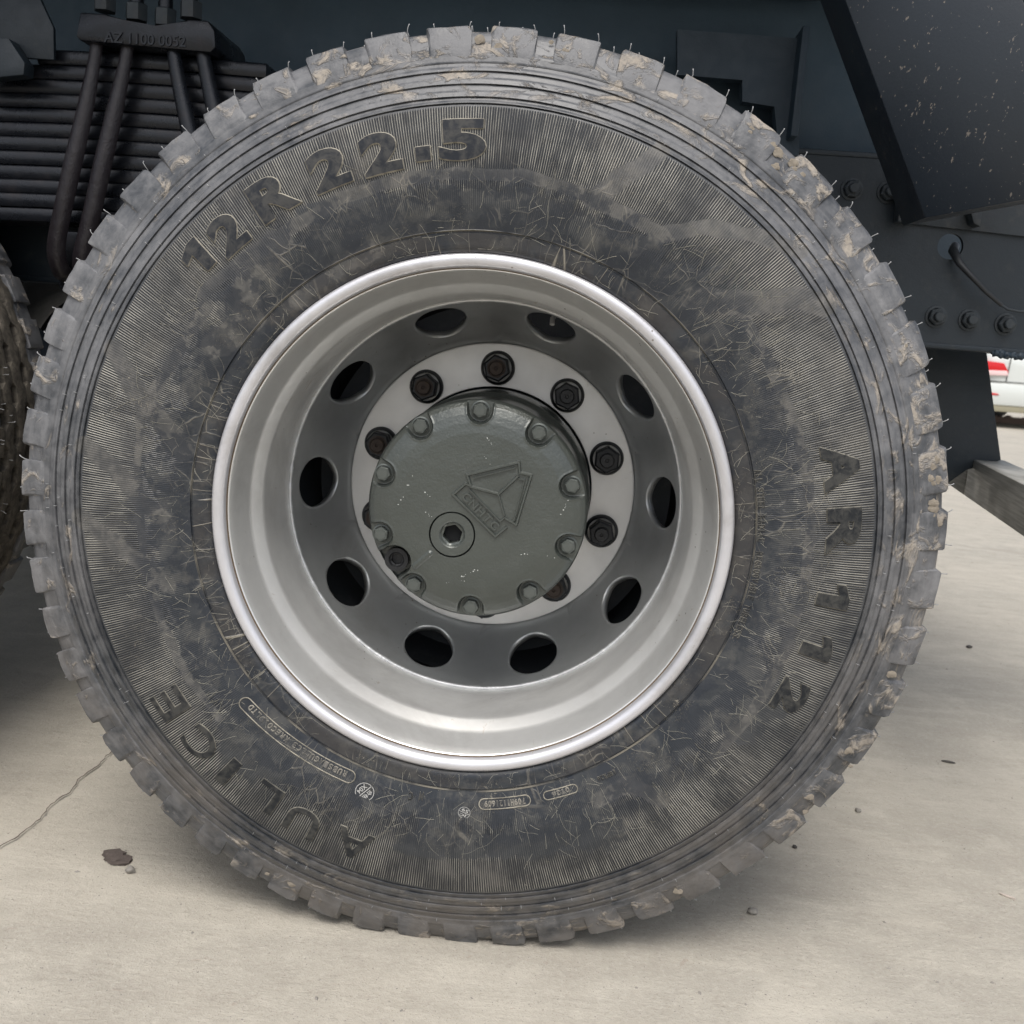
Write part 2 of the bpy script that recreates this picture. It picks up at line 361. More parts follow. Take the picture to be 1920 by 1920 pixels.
M_SEAM = Mat('panel gap', (0.05, 0.05, 0.05), 0.8).m
M_TYREFAR = Mat('plain tyre rubber', (0.03, 0.031, 0.033), 0.7).m
def concrete():
    m = Mat('dusty worn concrete', rough=0.85); P = m.obj()
    big = m.noise(P, 1.1, 4, 0.6, 0.4); mid = m.noise(m.n('ShaderNodeMapping', {'Vector': P, 'Rotation': (0, 0, 0.12), 'Scale': (3.2, 15, 1)}), 1.0, 5, 0.65, 0.3)
    fine = m.noise(P, 130, 5, 0.7); spk = m.noise(P, 420, 2, 0.6); spot = m.noise(P, 42, 3, 0.5, 0.6)
    c = m.mix(m.ramp(big, 0.3, 0.72), (0.345, 0.328, 0.295), (0.45, 0.417, 0.363))
    patch = m.noise(P, 3.6, 6, 0.68, 0.6)
    c = m.mix(m.mul(m.ramp(patch, 0.50, 0.66), 0.45), c, (0.55, 0.515, 0.45))
    c = m.mix(m.mul(m.ramp(patch, 0.48, 0.34), 0.40), c, (0.285, 0.262, 0.235))
    c = m.mix(m.mul(m.ramp(mid, 0.46, 0.70), 0.50), c, (0.56, 0.525, 0.46))
    c = m.mix(m.mul(m.ramp(mid, 0.46, 0.28), 0.30), c, (0.29, 0.262, 0.23))
    blot = m.noise(P, 14, 7, 0.74, 0.15)
    c = m.mix(m.mul(m.ramp(blot, 0.48, 0.68), 0.5), c, (0.550, 0.520, 0.459))
    c = m.mix(m.mul(m.ramp(blot, 0.47, 0.30), 0.5), c, (0.258, 0.237, 0.209))
    c = m.mix(m.mul(m.ramp(fine, 0.48, 0.75), 0.45), c, (0.602, 0.575, 0.517))
    c = m.mix(m.mul(m.ramp(fine, 0.46, 0.25), 0.5), c, (0.206, 0.190, 0.164))
    c = m.mix(m.mul(m.ramp(spk, 0.63, 0.70), 0.75), c, (0.112, 0.093, 0.078))
    c = m.mix(m.mul(m.ramp(spot, 0.70, 0.76), 0.35), c, (0.215, 0.144, 0.119))
    c = m.mix(0.30, c, (0.53, 0.48, 0.375))
    c = m.n('ShaderNodeHueSaturation', {'Color': c, 'Value': 0.90, 'Saturation': 0.97})
    m.set('Base Color', c); m.set('Roughness', 0.88)
    m.set('Normal', m.bump(m.add(m.mul(fine, 0.6), m.add(m.mul(spk, 0.25), m.add(m.mul(blot, 0.35), m.mul(mid, 1.3)))), 0.0035, 0.8)); return m.m
M_CONC = concrete()
M_CRACK = Mat('dark crack', (0.10, 0.08, 0.065), 0.95).m
def stone(name, c): 
    m = Mat(name, rough=0.85); P = m.obj(); n = m.noise(P, 160, 4, 0.65)
    m.set('Base Color', m.mix(n, tuple(x * 0.6 for x in c), tuple(min(1, x * 1.3) for x in c))); m.set('Normal', m.bump(n, 0.002, 0.8)); return m.m
M_THREAD = Mat('dried rubber thread', (0.27, 0.26, 0.22), 0.7).m
M_ST_DK = stone('dark stone', (0.07, 0.065, 0.06)); M_ST_GY = stone('grey stone', (0.26, 0.245, 0.22)); M_ST_BR = stone('brown scrap', (0.105, 0.085, 0.075)); M_ST_WH = stone('pale chip', (0.5, 0.44, 0.39)); M_KERB = stone('pinkish kerb stone', (0.42, 0.32, 0.29))

# ================================================================== THE SETTING
bm = bmesh.new()
xs = [-300, -80, -20, -6] + list(np.linspace(-3, 3, 49)) + [6, 20, 80, 300]
ys = [-40, -10, -4] + list(np.linspace(-2, 4, 49)) + [8, 20, 80, 500]
vv = [[bm.verts.new((x, y, 0)) for y in ys] for x in xs]
for i in range(len(xs) - 1):
    for j in range(len(ys) - 1): bm.faces.new((vv[i][j], vv[i + 1][j], vv[i + 1][j + 1], vv[i][j + 1]))
ground = bm_obj('ground', bm, M_CONC, recalc=False); tag(ground, kind='structure')
cp = [gnd(*q) for q in ((-60, 1640), (0, 1592), (40, 1568), (75, 1540), (95, 1512), (130, 1490), (150, 1462), (185, 1440), (200, 1420), (225, 1405), (250, 1380), (300, 1352))]
V, F = [], []
pts = []
for a, b in zip(cp[:-1], cp[1:]):
    for k in range(6): pts.append(a + (b - a) * k / 6 + np.array([random.uniform(-1, 1), random.uniform(-1, 1), 0]) * 0.0016)
for i, p in enumerate(pts):
    w_ = 0.0007 + 0.0006 * random.random()
    V += [(p[0] - w_, p[1] + w_, 0.004), (p[0] + w_, p[1] - w_, 0.004)]
    if i: F.append((2 * i - 2, 2 * i - 1, 2 * i + 1, 2 * i))
crack = mesh_obj('crack', V, F, M_CRACK, ground)

# ================================================================== THE TRUCK
truck = empty('dump_truck', (0, 0, 0))
tag(truck, 'blue black heavy truck with dusty rear tyres, silver rim and leaf springs', 'truck')

# ------------------------------------------------------------------ tyre
SP = np.array([  # sidewall profile, bead to shoulder (R, y)
    (0.2960, 0.030), (0.2975, 0.010), (0.3000, 0.0045), (0.3035, 0.0020), (0.3070, 0.0010), (0.3200, -0.0006), (0.3208, 0.0010), (0.3222, 0.0010), (0.3230, -0.0014),
    (0.3350, -0.0045), (0.3500, -0.0075), (0.3680, -0.0102), (0.3850, -0.0113), (0.4050, -0.0112), (0.4250, -0.0090), (0.4420, -0.0055), (0.4520, -0.0028)])
def ysurf(R): return float(np.interp(R, SP[:, 0], SP[:, 1]))
ribs = []
y0 = lambda R: -0.0028 + (R - 0.452) * 0.36 + max(0, R - 0.48) * 0.08
for a, b in ((0.4530, 0.4595), (0.4600, 0.4735), (0.4740, 0.4880), (0.4885, 0.4985)):     # stepped ribs round the shoulder
    m_ = (a + b) / 2
    ribs += [(a + 0.0002, y0(a) + 0.0018), (a + 0.0010, y0(a) - 0.0010), (m_ - 0.0004, y0(m_) - 0.0012), (m_ + 0.0003, y0(m_) + 0.0001), (b - 0.0004, y0(b) + 0.0002)]
BASE = [(0.4990, 0.0150), (0.5062, 0.0169), (0.5075, 0.0172), (0.5112, 0.0200), (0.5215, 0.0250), (0.5290, 0.0292), (0.5334, 0.0330), (0.5360, 0.0385), (0.5372, 0.0480), (0.5376, 0.0790), (0.5240, 0.0835)]
crown = [(0.5240, 0.100), (0.5245, 0.135), (0.5240, 0.170)]
prof_front = [tuple(p) for p in SP] + ribs + BASE
back = [(R, 0.270 - y) for R, y in reversed([tuple(p) for p in SP] + ribs + BASE)]
prof_all = prof_front + crown + back
def dens(prof, step):
    o = [prof[0]]
    for a, b in zip(prof[:-1], prof[1:]):
        k = max(1, int(math.ceil(math.dist(a, b) / step)))
        o += [(a[0] + (b[0] - a[0]) * t / k, a[1] + (b[1] - a[1]) * t / k) for t in range(1, k + 1)]
    return o
def tyre_mesh(prof, seg, jitter=0.0):
    p = np.array(prof); th = 2 * PI * np.arange(seg) / seg
    V = np.zeros((seg, len(p), 3)); Rr = np.repeat(p[None, :, 0], seg, 0); Y = np.repeat(p[None, :, 1], seg, 0)
    if jitter:
        Y = Y + jitter * (np.sin(th * 7 + 1)[:, None] * 0.5 + np.sin(th[:, None] * 19 + p[None, :, 0] * 60) * 0.3)
    V[..., 0] = Rr * np.cos(th)[:, None]; V[..., 2] = Rr * np.sin(th)[:, None]; V[..., 1] = Y
    return V
def seg_dist(px, py, pts):
    d = np.full(px.shape, 1e9)
    for (ax, ay), (bx, by) in zip(pts[:-1], pts[1:]):
        vx, vy = bx - ax, by - ay; t = np.clip(((px - ax) * vx + (py - ay) * vy) / (vx * vx + vy * vy), 0, 1)
        d = np.minimum(d, np.hypot(px - ax - t * vx, py - ay - t * vy))
    return d
hi = tyre_mesh(dens(prof_front, 0.0022), 1300, 0.0002)
lo = tyre_mesh(dens(crown + back, 0.01), 1300)
me = fast_grid(np.concatenate([hi, lo], 1))
co = np.empty(len(me.vertices) * 3, np.float32); me.vertices.foreach_get('co', co); co = co.reshape(-1, 3).astype(float)
W = co + [0, 0, HUB]; px, py = to_px(W); RR = np.hypot(co[:, 0], co[:, 2])
sm = np.zeros(len(px))
# bands where a strap or hose rubbed the serrations smooth and left dull dust (their own shapes, laid on the rubber)
bands = [([(215, 655), (262, 745), (335, 830), (345, 850)], 17), ([(157, 835), (215, 880), (262, 935), (318, 985)], 15), ([(150, 968), (215, 1020), (262, 1052), (318, 1100)], 14),
         ([(386, 575), (340, 650), (285, 745)], 11), ([(520, 455), (455, 520), (470, 600), (400, 650)], 24),
         ([(380, 548), (440, 500), (540, 430), (640, 372), (740, 338), (850, 325), (980, 328), (1080, 358), (1110, 375)], 11),
         ([(1240, 285), (1180, 325), (1110, 375)], 16), ([(1110, 375), (1180, 405), (1240, 440), (1190, 470)], 12), ([(1240, 440), (1320, 425), (1430, 445), (1500, 470)], 14),
         ([(1300, 560), (1400, 570), (1500, 560), (1545, 575)], 20), ([(265, 760), (258, 860), (262, 960), (272, 1060), (300, 1160), (345, 1260), (410, 1345)], 7),
         ([(1390, 580), (1440, 680), (1490, 790), (1515, 900), (1520, 1000), (1508, 1110), (1480, 1200), (1450, 1270), (1400, 1350), (1340, 1420)], 9),
         ([(1120, 1500), (1180, 1470), (1240, 1500)], 14), ([(560, 560), (620, 520), (700, 470)], 18)]
for pts_, wd in bands: sm = np.maximum(sm, np.clip(1.6 - seg_dist(px, py, pts_) / wd, 0, 1))
sm[co[:, 1] > 0.05] = 0
fm = np.zeros(len(px))
for (bx, by, rx, ry) in ((700, 395, 60, 22), (840, 372, 26, 18), (905, 375, 34, 14), (985, 380, 26, 20), (600, 400, 40, 20), (830, 1590, 120, 22), (1090, 1570, 90, 40), (420, 1180, 70, 90), (1420, 1330, 70, 60), (480, 1420, 90, 50), (1000, 1590, 60, 30)):
    fm = np.maximum(fm, np.clip(1.5 - np.hypot((px - bx) / rx, (py - by) / ry), 0, 1))
a = me.attributes.new('smear', 'FLOAT', 'POINT'); a.data.foreach_set('value', sm.astype(np.float32))
a = me.attributes.new('film', 'FLOAT', 'POINT'); a.data.foreach_set('value', fm.astype(np.float32))
wheel = empty('wheel', (0, 0, HUB), truck)
tyre = link('tyre', me, M_SIDE, wheel, 50)
me_lo = fast_grid(tyre_mesh(dens(prof_all, 0.012), 160))
me_lo.materials.append(M_TREAD); me_lo.shade_smooth(); me_lo.set_sharp_from_angle(angle=math.radians(50))

# shoulder lugs with a pitch that varies round the tyre
TOPP = [(0.5030, 0.0166), (0.5065, 0.0168), (0.5210, 0.0216), (0.5350, 0.0272), (0.5396, 0.0292), (0.5414, 0.0330), (0.5432, 0.0790), (0.5245, 0.0825)]
SUNK = [(0.5030, 0.0173), (0.5060, 0.0177), (0.5108, 0.0207), (0.5210, 0.0260), (0.5284, 0.0302), (0.5326, 0.0340), (0.5364, 0.0780), (0.5225, 0.0825)]
def squash(V):
    out = []
    for x, y, z in V:
        if z < -HUB + 0.006:
            d_ = -HUB + 0.006 - z; z = -HUB + 0.006 - 0.0072 * (1 - math.exp(-d_ / 0.0072))
            y += (-0.35 if y < 0.135 else 0.35) * max(0, d_ - 0.006) * (1 if abs(y - 0.135) > 0.09 else 0)
        out.append((x, y, z))
    return out
def pitch(t):   # t: angle from the top, clockwise, degrees
    return 7.0 + 0.85 * math.cos(math.radians(t - 42)) + 0.12 * math.sin(math.radians(3 * t))
cuts = [0.0]
while cuts[-1] < 360 - 3.5: cuts.append(cuts[-1] + pitch(cuts[-1]))
cuts = [c * 360 / cuts[-1] for c in cuts]
NL = len(cuts) - 1
lug_meshes = []
def lug_geo(a, b, mirror=False, jit=0.0005):
    dth = b - a
    cols = [(-0.0048, 0), (-0.0014, 0.88), (0.0016, 1), (dth * 0.25, 1), (dth * 0.5, 1), (dth * 0.75, 1), (dth - 0.0016, 1), (dth + 0.0014, 0.88), (dth + 0.0052, 0)]
    V = []
    for k, (t, s) in enumerate(cols):
        for q in range(len(TOPP)):
            r = SUNK[q][0] + (TOPP[q][0] - SUNK[q][0]) * s; y = SUNK[q][1] + (TOPP[q][1] - SUNK[q][1]) * s
            if s > 0.6 and q > 1: r += random.uniform(-jit, jit); y += random.uniform(-jit, jit)
            if s > 0 and q in (3, 4, 5): r += 0.0007 * math.sin(q + t * 300)
            th = a + t + (0.0025 * math.sin(a * 9 + q) if 0 < k < 8 else 0) + (0.006 * (q - 2) / 5 if q > 2 else 0)
            if mirror: y = 0.270 - y
            V.append((r * math.cos(th), y, r * math.sin(th)))
    n = len(TOPP); F = []
    for i in range(len(cols) - 1):
        for k in range(n - 1):
            f = (i * n + k, (i + 1) * n + k, (i + 1) * n + k + 1, i * n + k + 1)
            F.append(f if not mirror else f[::-1])
    return V, F
lug_ang = []
allfar = []
for i in range(NL):
    t0, t1 = cuts[i], cuts[i + 1]
    frac = 0.635 + random.uniform(-0.035, 0.035)
    c0 = PI / 2 - math.radians(t0 + (t1 - t0) * frac) + math.radians(1.2); c1 = PI / 2 - math.radians(t0) + math.radians(1.2)
    lug_ang.append((c0, c1))
    V, F = lug_geo(c0, c1); V = squash(V)
    o = mesh_obj('tread_lug', V, F, M_LUG, wheel, 28); lug_meshes.append(o.data)
    allfar.append(lug_geo(c0 + 0.05, c1 + 0.05, True))
V, F = join(allfar); V = squash(V); far_lugs = mesh_obj('far_tread_lugs', V, F, M_TREAD, wheel, 35)
far_lugs['kind'] = 'stuff'
# zigzag ribs
def rib_geo(y0_, y1_, ph=0.0, zig=0.0042, n=NL):
    rows = []; S = n * 8
    V = []; F = []
    for i in range(S):
        u = (i / 8.0 + ph) % 1.0; z = zig * (1 if 0.12 < u < 0.5 else (-1 if 0.62 < u < 1.0 else (u / 0.12 * 2 - 1 if u <= 0.12 else 1 - (u - 0.5) / 0.12 * 2)))
        th = 2 * PI * i / S
        for (r, y) in ((0.5235, y0_ + z - 0.0015), (0.5425, y0_ + z), (0.5432, y0_ + z + 0.0015), (0.5432, y1_ + z - 0.0015), (0.5425, y1_ + z), (0.5235, y1_ + z + 0.0015)):
            V.append((r * math.cos(th), y, r * math.sin(th)))
    for i in range(S):
        j = (i + 1) % S
        for k in range(5): F.append((i * 6 + k, j * 6 + k, j * 6 + k + 1, i * 6 + k + 1))
    return V, F
rib_m = []
for (a_, b_, ph) in ((0.0905, 0.1120, 0.0), (0.1215, 0.1485, 0.5), (0.1580, 0.1795, 0.0)):
    V, F = rib_geo(a_, b_, ph); V = squash(V); o = mesh_obj('tread_rib', V, F, M_LUG, wheel, 30); rib_m.append(o.data)
# sipes cut as small dark-sided pockets standing at the rib edges are left to the zigzag grooves; vent hairs:
hp = []
def hair(th, r, y, L, lean=0.0, rad=0.00050):
    if r * math.sin(th) < -0.515: L *= 0.4
    b = Vector((r * math.cos(th), y, r * math.sin(th))); dr = Vector((math.cos(th), 0, math.sin(th))); tg = Vector((-math.sin(th), 0, math.cos(th)))
    j = random.uniform(-0.25, 0.25) + lean
    pts_ = [b - dr * 0.001, b + dr * L * 0.5 + tg * j * L * 0.3 , b + dr * L * 0.85 + tg * j * L * 0.9 + Vector((0, -L * random.uniform(0, 0.3), 0)), b + dr * L + tg * j * L * 1.25]
    return tube(pts_, [rad, rad, rad, rad * 1.6], 5)
for (c0, c1) in lug_ang:
    for c, p_ in ((c0 + 0.006, 1.0), (c1 - 0.006, 1.0)):
        if random.random() < p_: hp.append(hair(c, 0.5415, 0.047, random.uniform(0.007, 0.0115), 0.15 * (1 if math.cos(c) > 0 else -1)))
    for _ in range(3):
        if random.random() < 0.75: hp.append(hair(random.uniform(c0, c1), 0.5430, random.uniform(0.06, 0.077), random.uniform(0.003, 0.008)))
    g = c0 - 0.025
    if random.random() < 0.7: hp.append(hair(g, 0.5430, 0.092, random.uniform(0.008, 0.013)))
    if random.random() < 0.4: hp.append(hair(g + 0.02, 0.5430, 0.096, random.uniform(0.004, 0.008)))
V, F = join(hp); hairs = mesh_obj('vent_hairs', V, F, M_HAIR, wheel, 180); hairs['kind'] = 'stuff'
# short nibs standing on the shoulder ribs
hp = []
for k in range(120):
    th = random.uniform(0, 2 * PI); R_ = random.choice((0.4595, 0.4735, 0.488, 0.4985, 0.467, 0.481)); 
    b = Vector((R_ * math.cos(th), y0(R_) + 0.0005, R_ * math.sin(th))); dr = Vector((math.cos(th), 0, math.sin(th))); L = random.uniform(0.002, 0.005)
    hp.append(tube([b, b + Vector((0, -0.0012, 0)) + dr * L * 0.4, b + Vector((0, -0.0016, 0)) + dr * L], 0.00035, 5))
V, F = join(hp); nibs = mesh_obj('rubber_nibs', V, F, M_HAIR, wheel, 180); nibs['kind'] = 'stuff'
# torn flash webs in a few notches (thin curled tongues)
def web(th, y=0.046, w_=0.010, L=0.007, tone=None):
    V = []; F = []; n = 7
    for layer in (0, 1):
        for i in range(n):
            u = i / (n - 1); t = th + (u - 0.5) * w_ / 0.54; l = L * (0.35 + 0.65 * math.sin(PI * u)) * random.uniform(0.6, 1.15)
            for r in (0.5235, 0.5235 + l * 1.5 + 0.004): V.append((r * math.cos(t), y - layer * 0.0012 + random.uniform(-1, 1) * 0.0006 - (0.004 * u if r > 0.524 else 0), r * math.sin(t)))
    o = 2 * n
    for i in range(n - 1):
        F.append((2 * i, 2 * i + 2, 2 * i + 3, 2 * i + 1)); F.append((o + 2 * i, o + 2 * i + 1, o + 2 * i + 3, o + 2 * i + 2)); F.append((2 * i + 1, 2 * i + 3, o + 2 * i + 3, o + 2 * i + 1))
    F.append((0, 1, o + 1, o)); F.append((2 * n - 2, o + 2 * n - 2, o + 2 * n - 1, 2 * n - 1))
    return V, F
for pxy in ((1568, 350), (1635, 450), (1680, 545), (80, 1030), (90, 965), (60, 850)):
    x_, z_ = wl(*pxy, 0.05); V, F = web(math.atan2(z_, x_)); mesh_obj('torn_flash', V, F, M_LUG, wheel, 40)
# clods of dried mud stuck on the lugs
def clod(x, y, z, s, fl=(1, 1, 1)):
    b_ = bmesh.new(); bmesh.ops.create_icosphere(b_, subdivisions=2, radius=1.0)
    off = Vector((random.random() * 50, random.random() * 50, 0))
    for v in b_.verts:
        k = 1 + 0.55 * mnoise.noise(v.co * 1.6 + off); v.co = Vector((v.co.x * fl[0] * k * s + x, v.co.y * fl[1] * k * s + y, v.co.z * fl[2] * k * s + z))
    Vs = [tuple(v.co) for v in b_.verts]; Fs = [tuple(v.index for v in f.verts) for f in b_.faces]; b_.free(); return Vs, Fs
M_MUD = stone('dried tan mud', (0.24, 0.21, 0.17))
cl = []
for (qx, qy, n_) in ((1450, 290, 16), (1500, 330, 14), (1395, 230, 10), (905, 85, 8), (1040, 90, 8), (1745, 900, 16), (1750, 950, 16), (1660, 1260, 6), (1580, 1430, 10), (1510, 1500, 8), (500, 1640, 5), (560, 1670, 6), (1740, 860, 8), (975, 1745, 5), (1060, 1735, 4), (250, 1310, 4), (300, 1370, 3), (1690, 640, 4), (1275, 1650, 4)):
    for _ in range(n_ // 4):
        ax, ay = qx + random.gauss(0, 13), qy + random.gauss(0, 13)
        x_, z_ = wl(ax, ay, 0.026); R_ = math.hypot(x_, z_)
        if not (0.499 < R_ < 0.54): continue
        yy = np.interp(R_, [p[0] for p in TOPP[:6]], [p[1] for p in TOPP[:6]])
        cl.append(clod(x_, yy, z_, random.uniform(0.0015, 0.0040), (1.6, 0.14, 1.2)))
V, F = join(cl); mud = mesh_obj('mud_clods', V, F, M_MUD, wheel, 60); mud['kind'] = 'stuff'

# fine dried threads of mould release and torn flash lying over the lower sidewall
hp = []
def thread(th, R_, ang, L, rad):
    n = max(3, int(L / 0.0035)); P = []
    for i in range(n + 1):
        P.append(Vector((R_ * math.cos(th), ysurf(R_) - 0.0002, R_ * math.sin(th))))
        st = L / n; R_ = min(0.44, max(0.3035, R_ + math.cos(ang) * st)); th += math.sin(ang) * st / R_; ang += random.gauss(0, 0.13)
    return tube(P, [rad * random.uniform(0.6, 1.3) for _ in P], 4, 1.0, False), th, R_, ang
random.seed(21)
k = 0
while k < 620:
    th = random.uniform(0, 2 * PI); R_ = 0.304 + 0.105 * random.random() ** 1.3
    den = 0.5 + 0.5 * mnoise.noise(Vector((math.cos(th) * 3.1, math.sin(th) * 3.1, R_ * 14)))
    if random.random() > den * 1.5 - 0.25: continue
    k += 1
    ang = random.gauss(0, 0.55) + (PI if random.random() < 0.5 else 0) if random.random() < 0.7 else random.uniform(0, 2 * PI)
    L = random.uniform(0.005, 0.026) * (2 if random.random() < 0.12 else 1); rad = random.choice((0.00012, 0.00016, 0.00022))
    g, t2, R2, a2 = thread(th, R_, ang, L, rad); hp.append(g)
    if random.random() < 0.4:
        g, _, _, _ = thread(t2, R2, a2 + random.choice((-1, 1)) * random.uniform(0.5, 1.2), L * 0.5, rad * 0.8); hp.append(g)
for k in range(70):                                     # hatch dust lines drawn out of the serrations, radial
    th = random.uniform(-2.6, 0.9); R_ = random.uniform(0.35, 0.385); g, _, _, _ = thread(th, R_, random.gauss(0, 0.08), random.uniform(0.01, 0.04), 0.00015); hp.append(g)
V, F = join(hp); threads = mesh_obj('dried_threads', V, F, M_THREAD, wheel, 180); threads['kind'] = 'stuff'

# ------------------------------------------------------------------ moulded writing
FONT = {}
def glyph(ch, w_, h_, cell=0.007, offset=0.0, aspect=False):
    """flat triangulated glyph scaled into a w x h box centred on 0; returns bmesh"""
    custom = {'1': [(0.46, 0), (1, 0), (1, 1), (0.55, 1), (0.0, 0.80), (0.0, 0.54), (0.46, 0.66)], '.': [(0, 0), (1, 0), (1, 1), (0, 1)], 'I': [(0, 0), (1, 0), (1, 1), (0, 1)]} if cell else {}
    if ch in custom:
        b_ = bmesh.new(); b_.faces.new([b_.verts.new(((x_ - 0.5) * w_, (y_ - 0.5) * h_, 0)) for x_, y_ in custom[ch]])
        b_.normal_update(); bmesh.ops.triangulate(b_, faces=b_.faces)
        for ax, ext in ((0, w_ / 2), (1, h_ / 2)):
            k = int(ext / cell)
            for i in range(-k, k + 1):
                co_ = Vector((0, 0, 0)); co_[ax] = i * cell + 1e-5; no = Vector((0, 0, 0)); no[ax] = 1
                bmesh.ops.bisect_plane(b_, geom=b_.verts[:] + b_.edges[:] + b_.faces[:], plane_co=co_, plane_no=no)
        return b_
    cu = bpy.data.curves.new('t', 'FONT'); cu.body = ch; cu.size = 1.0; cu.offset = offset; cu.resolution_u = 5
    ob = bpy.data.objects.new('t', cu); COL.objects.link(ob)
    dg = bpy.context.evaluated_depsgraph_get(); me_ = bpy.data.meshes.new_from_object(ob.evaluated_get(dg))
    bpy.data.objects.remove(ob); bpy.data.curves.remove(cu)
    b_ = bmesh.new(); b_.from_mesh(me_); bpy.data.meshes.remove(me_)
    bmesh.ops.remove_doubles(b_, verts=b_.verts, dist=1e-5)
    if not b_.verts: return b_
    x0 = min(v.co.x for v in b_.verts); x1 = max(v.co.x for v in b_.verts); z0 = min(v.co.y for v in b_.verts); z1 = max(v.co.y for v in b_.verts)
    sy = h_ / (z1 - z0) if h_ else None; sx = (w_ / (x1 - x0)) if w_ else sy
    if sy is None: sy = sx
    for v in b_.verts: v.co = Vector(((v.co.x - (x0 + x1) / 2) * sx, (v.co.y - (z0 + z1) / 2) * sy, 0))
    if cell:
        for ax, ext in ((0, (x1 - x0) * sx / 2), (1, (z1 - z0) * sy / 2)):
            k = int(ext / cell)
            for i in range(-k, k + 1):
                co_ = Vector((0, 0, 0)); co_[ax] = i * cell; no = Vector((0, 0, 0)); no[ax] = 1
                bmesh.ops.bisect_plane(b_, geom=b_.verts[:] + b_.edges[:] + b_.faces[:], plane_co=co_, plane_no=no)
    return b_
def raise_glyph(b_, place, hgt, spread, skirt=0.0):
    """place(u, v, up) -> 3-D; builds the raised top and sloped dusty sides. returns verts, faces, material index"""
    b_.verts.ensure_lookup_table(); b_.verts.index_update()
    nv = len(b_.verts); V = [place(v.co.x, v.co.y, hgt) for v in b_.verts]
    F = [tuple(v.index for v in f.verts) for f in b_.faces]; MI = [0] * len(F)
    nrm = {}
    be = [e for e in b_.edges if e.is_boundary]
    for e in be:
        f = e.link_faces[0]; c = f.calc_center_median(); a_, b2 = e.verts[0].co, e.verts[1].co
        d_ = b2 - a_; n_ = Vector((d_.y, -d_.x, 0))
        if n_.length < 1e-12: continue
        n_.normalize()
        if n_.dot((a_ + b2) / 2 - c) < 0: n_ = -n_
        for v in e.verts: nrm[v.index] = nrm.get(v.index, Vector((0, 0, 0))) + n_
    low = {}
    for i, n_ in nrm.items():
        n_ = n_.normalized() if n_.length > 1e-9 else n_
        c = b_.verts[i].co + n_ * spread; low[i] = len(V); V.append(place(c.x, c.y, -skirt))
    for e in be:
        i, j = e.verts[0].index, e.verts[1].index
        if i in low and j in low: F.append((i, j, low[j], low[i])); MI.append(1)
    b_.free(); return V, F, MI
def fix_and_link(name, V, F, MI, mats, parent, smooth=None):
    me_ = bpy.data.meshes.new(name); me_.from_pydata([tuple(v) for v in V], [], F); me_.polygons.foreach_set('material_index', np.array(MI, np.int32))
    b_ = bmesh.new(); b_.from_mesh(me_); bmesh.ops.recalc_face_normals(b_, faces=b_.faces)
    # top faces must face the viewer side (-Y)
    tot = sum(f.normal.y * f.calc_area() for f in b_.faces if f.material_index == 0)
    if tot > 0: bmesh.ops.reverse_faces(b_, faces=b_.faces)
    b_.to_mesh(me_); b_.free()
    return link(name, me_, mats, parent, smooth)
def on_tyre(th0, R0):
    def place(u, v, up):
        R_ = R0 + v; th = th0 - u / R0
        return (R_ * math.cos(th), ysurf(R_) - 0.0002 - up, R_ * math.sin(th))
    return place
def moulded_word(name, chars, hgt, spread, mats, off=0.0):
    grp = []
    for (ch, cx, cy, wp, hp_) in chars:
        x_, z_ = wl(cx, cy, -0.009); R0 = math.hypot(x_, z_); th0 = math.atan2(z_, x_)
        b_ = glyph(ch, wp / 1640, hp_ / 1640, 0.006, off)
        V, F, MI = raise_glyph(b_, on_tyre(th0, R0), hgt, spread, 0.0004)
        grp.append(fix_and_link(name, V, F, MI, mats, wheel))
    return grp
size_chars = [('1', 370, 484, 44, 62), ('2', 428, 438, 62, 70), ('R', 513, 366, 82, 72), ('2', 617, 316, 72, 70), ('2', 714, 287, 72, 70), ('.', 794, 289, 26, 24), ('5', 867, 262, 84, 70)]
moulded_word('raised_letter', size_chars, 0.0017, 0.0012, [M_LET, M_LETEDGE], 0.045)
moulded_word('raised_letter', [('A', 1577, 876, 88, 66), ('R', 1582, 997, 88, 62), ('1', 1563, 1117, 44, 60), ('1', 1533, 1212, 44, 60), ('2', 1483, 1306, 66, 58)], 0.0016, 0.0011, [M_LETDIM, M_LETEDGEDIM], 0.045)
moulded_word('raised_letter', [('A', 663, 1582, 74, 60), ('U', 567, 1541, 66, 60), ('L', 500, 1493, 52, 60), ('I', 428, 1446, 22, 64), ('C', 376, 1393, 66, 64), ('E', 319, 1318, 56, 66)], 0.0012, 0.0009, [M_LETDIM, M_LETEDGEDIM], 0.012)
def arc_text(name, text, p0, p1, hpx, mats, hgt=0.0006, yd=-0.004, sp=0.0004, off=0.01):
    x0, z0 = wl(*p0, yd); x1, z1 = wl(*p1, yd)
    R0, R1 = math.hypot(x0, z0), math.hypot(x1, z1); t0, t1 = math.atan2(z0, x0), math.atan2(z1, x1)
    while t1 > t0: t1 -= 2 * PI
    n = len(text); aV, aF, aM = [], [], []
    for i, ch in enumerate(text):
        if ch == ' ': continue
        u = (i + 0.5) / n; R_ = R0 + (R1 - R0) * u; th = t0 + (t1 - t0) * u
        h_ = hpx / 1640; wd = abs(t1 - t0) * R_ / n * 0.72
        b_ = glyph(ch, wd if ch not in '1I.' else wd * 0.4, h_ if ch != '.' else h_ * 0.2, 0, off)
        V, F, MI = raise_glyph(b_, on_tyre(th, R_ - (h_ * 0.4 if ch == '.' else 0)), hgt, sp, 0.0002)
        o = len(aV); aV += V; aF += [tuple(i_ + o for i_ in f) for f in F]; aM += MI
    return fix_and_link(name, aV, aF, aM, mats, wheel)
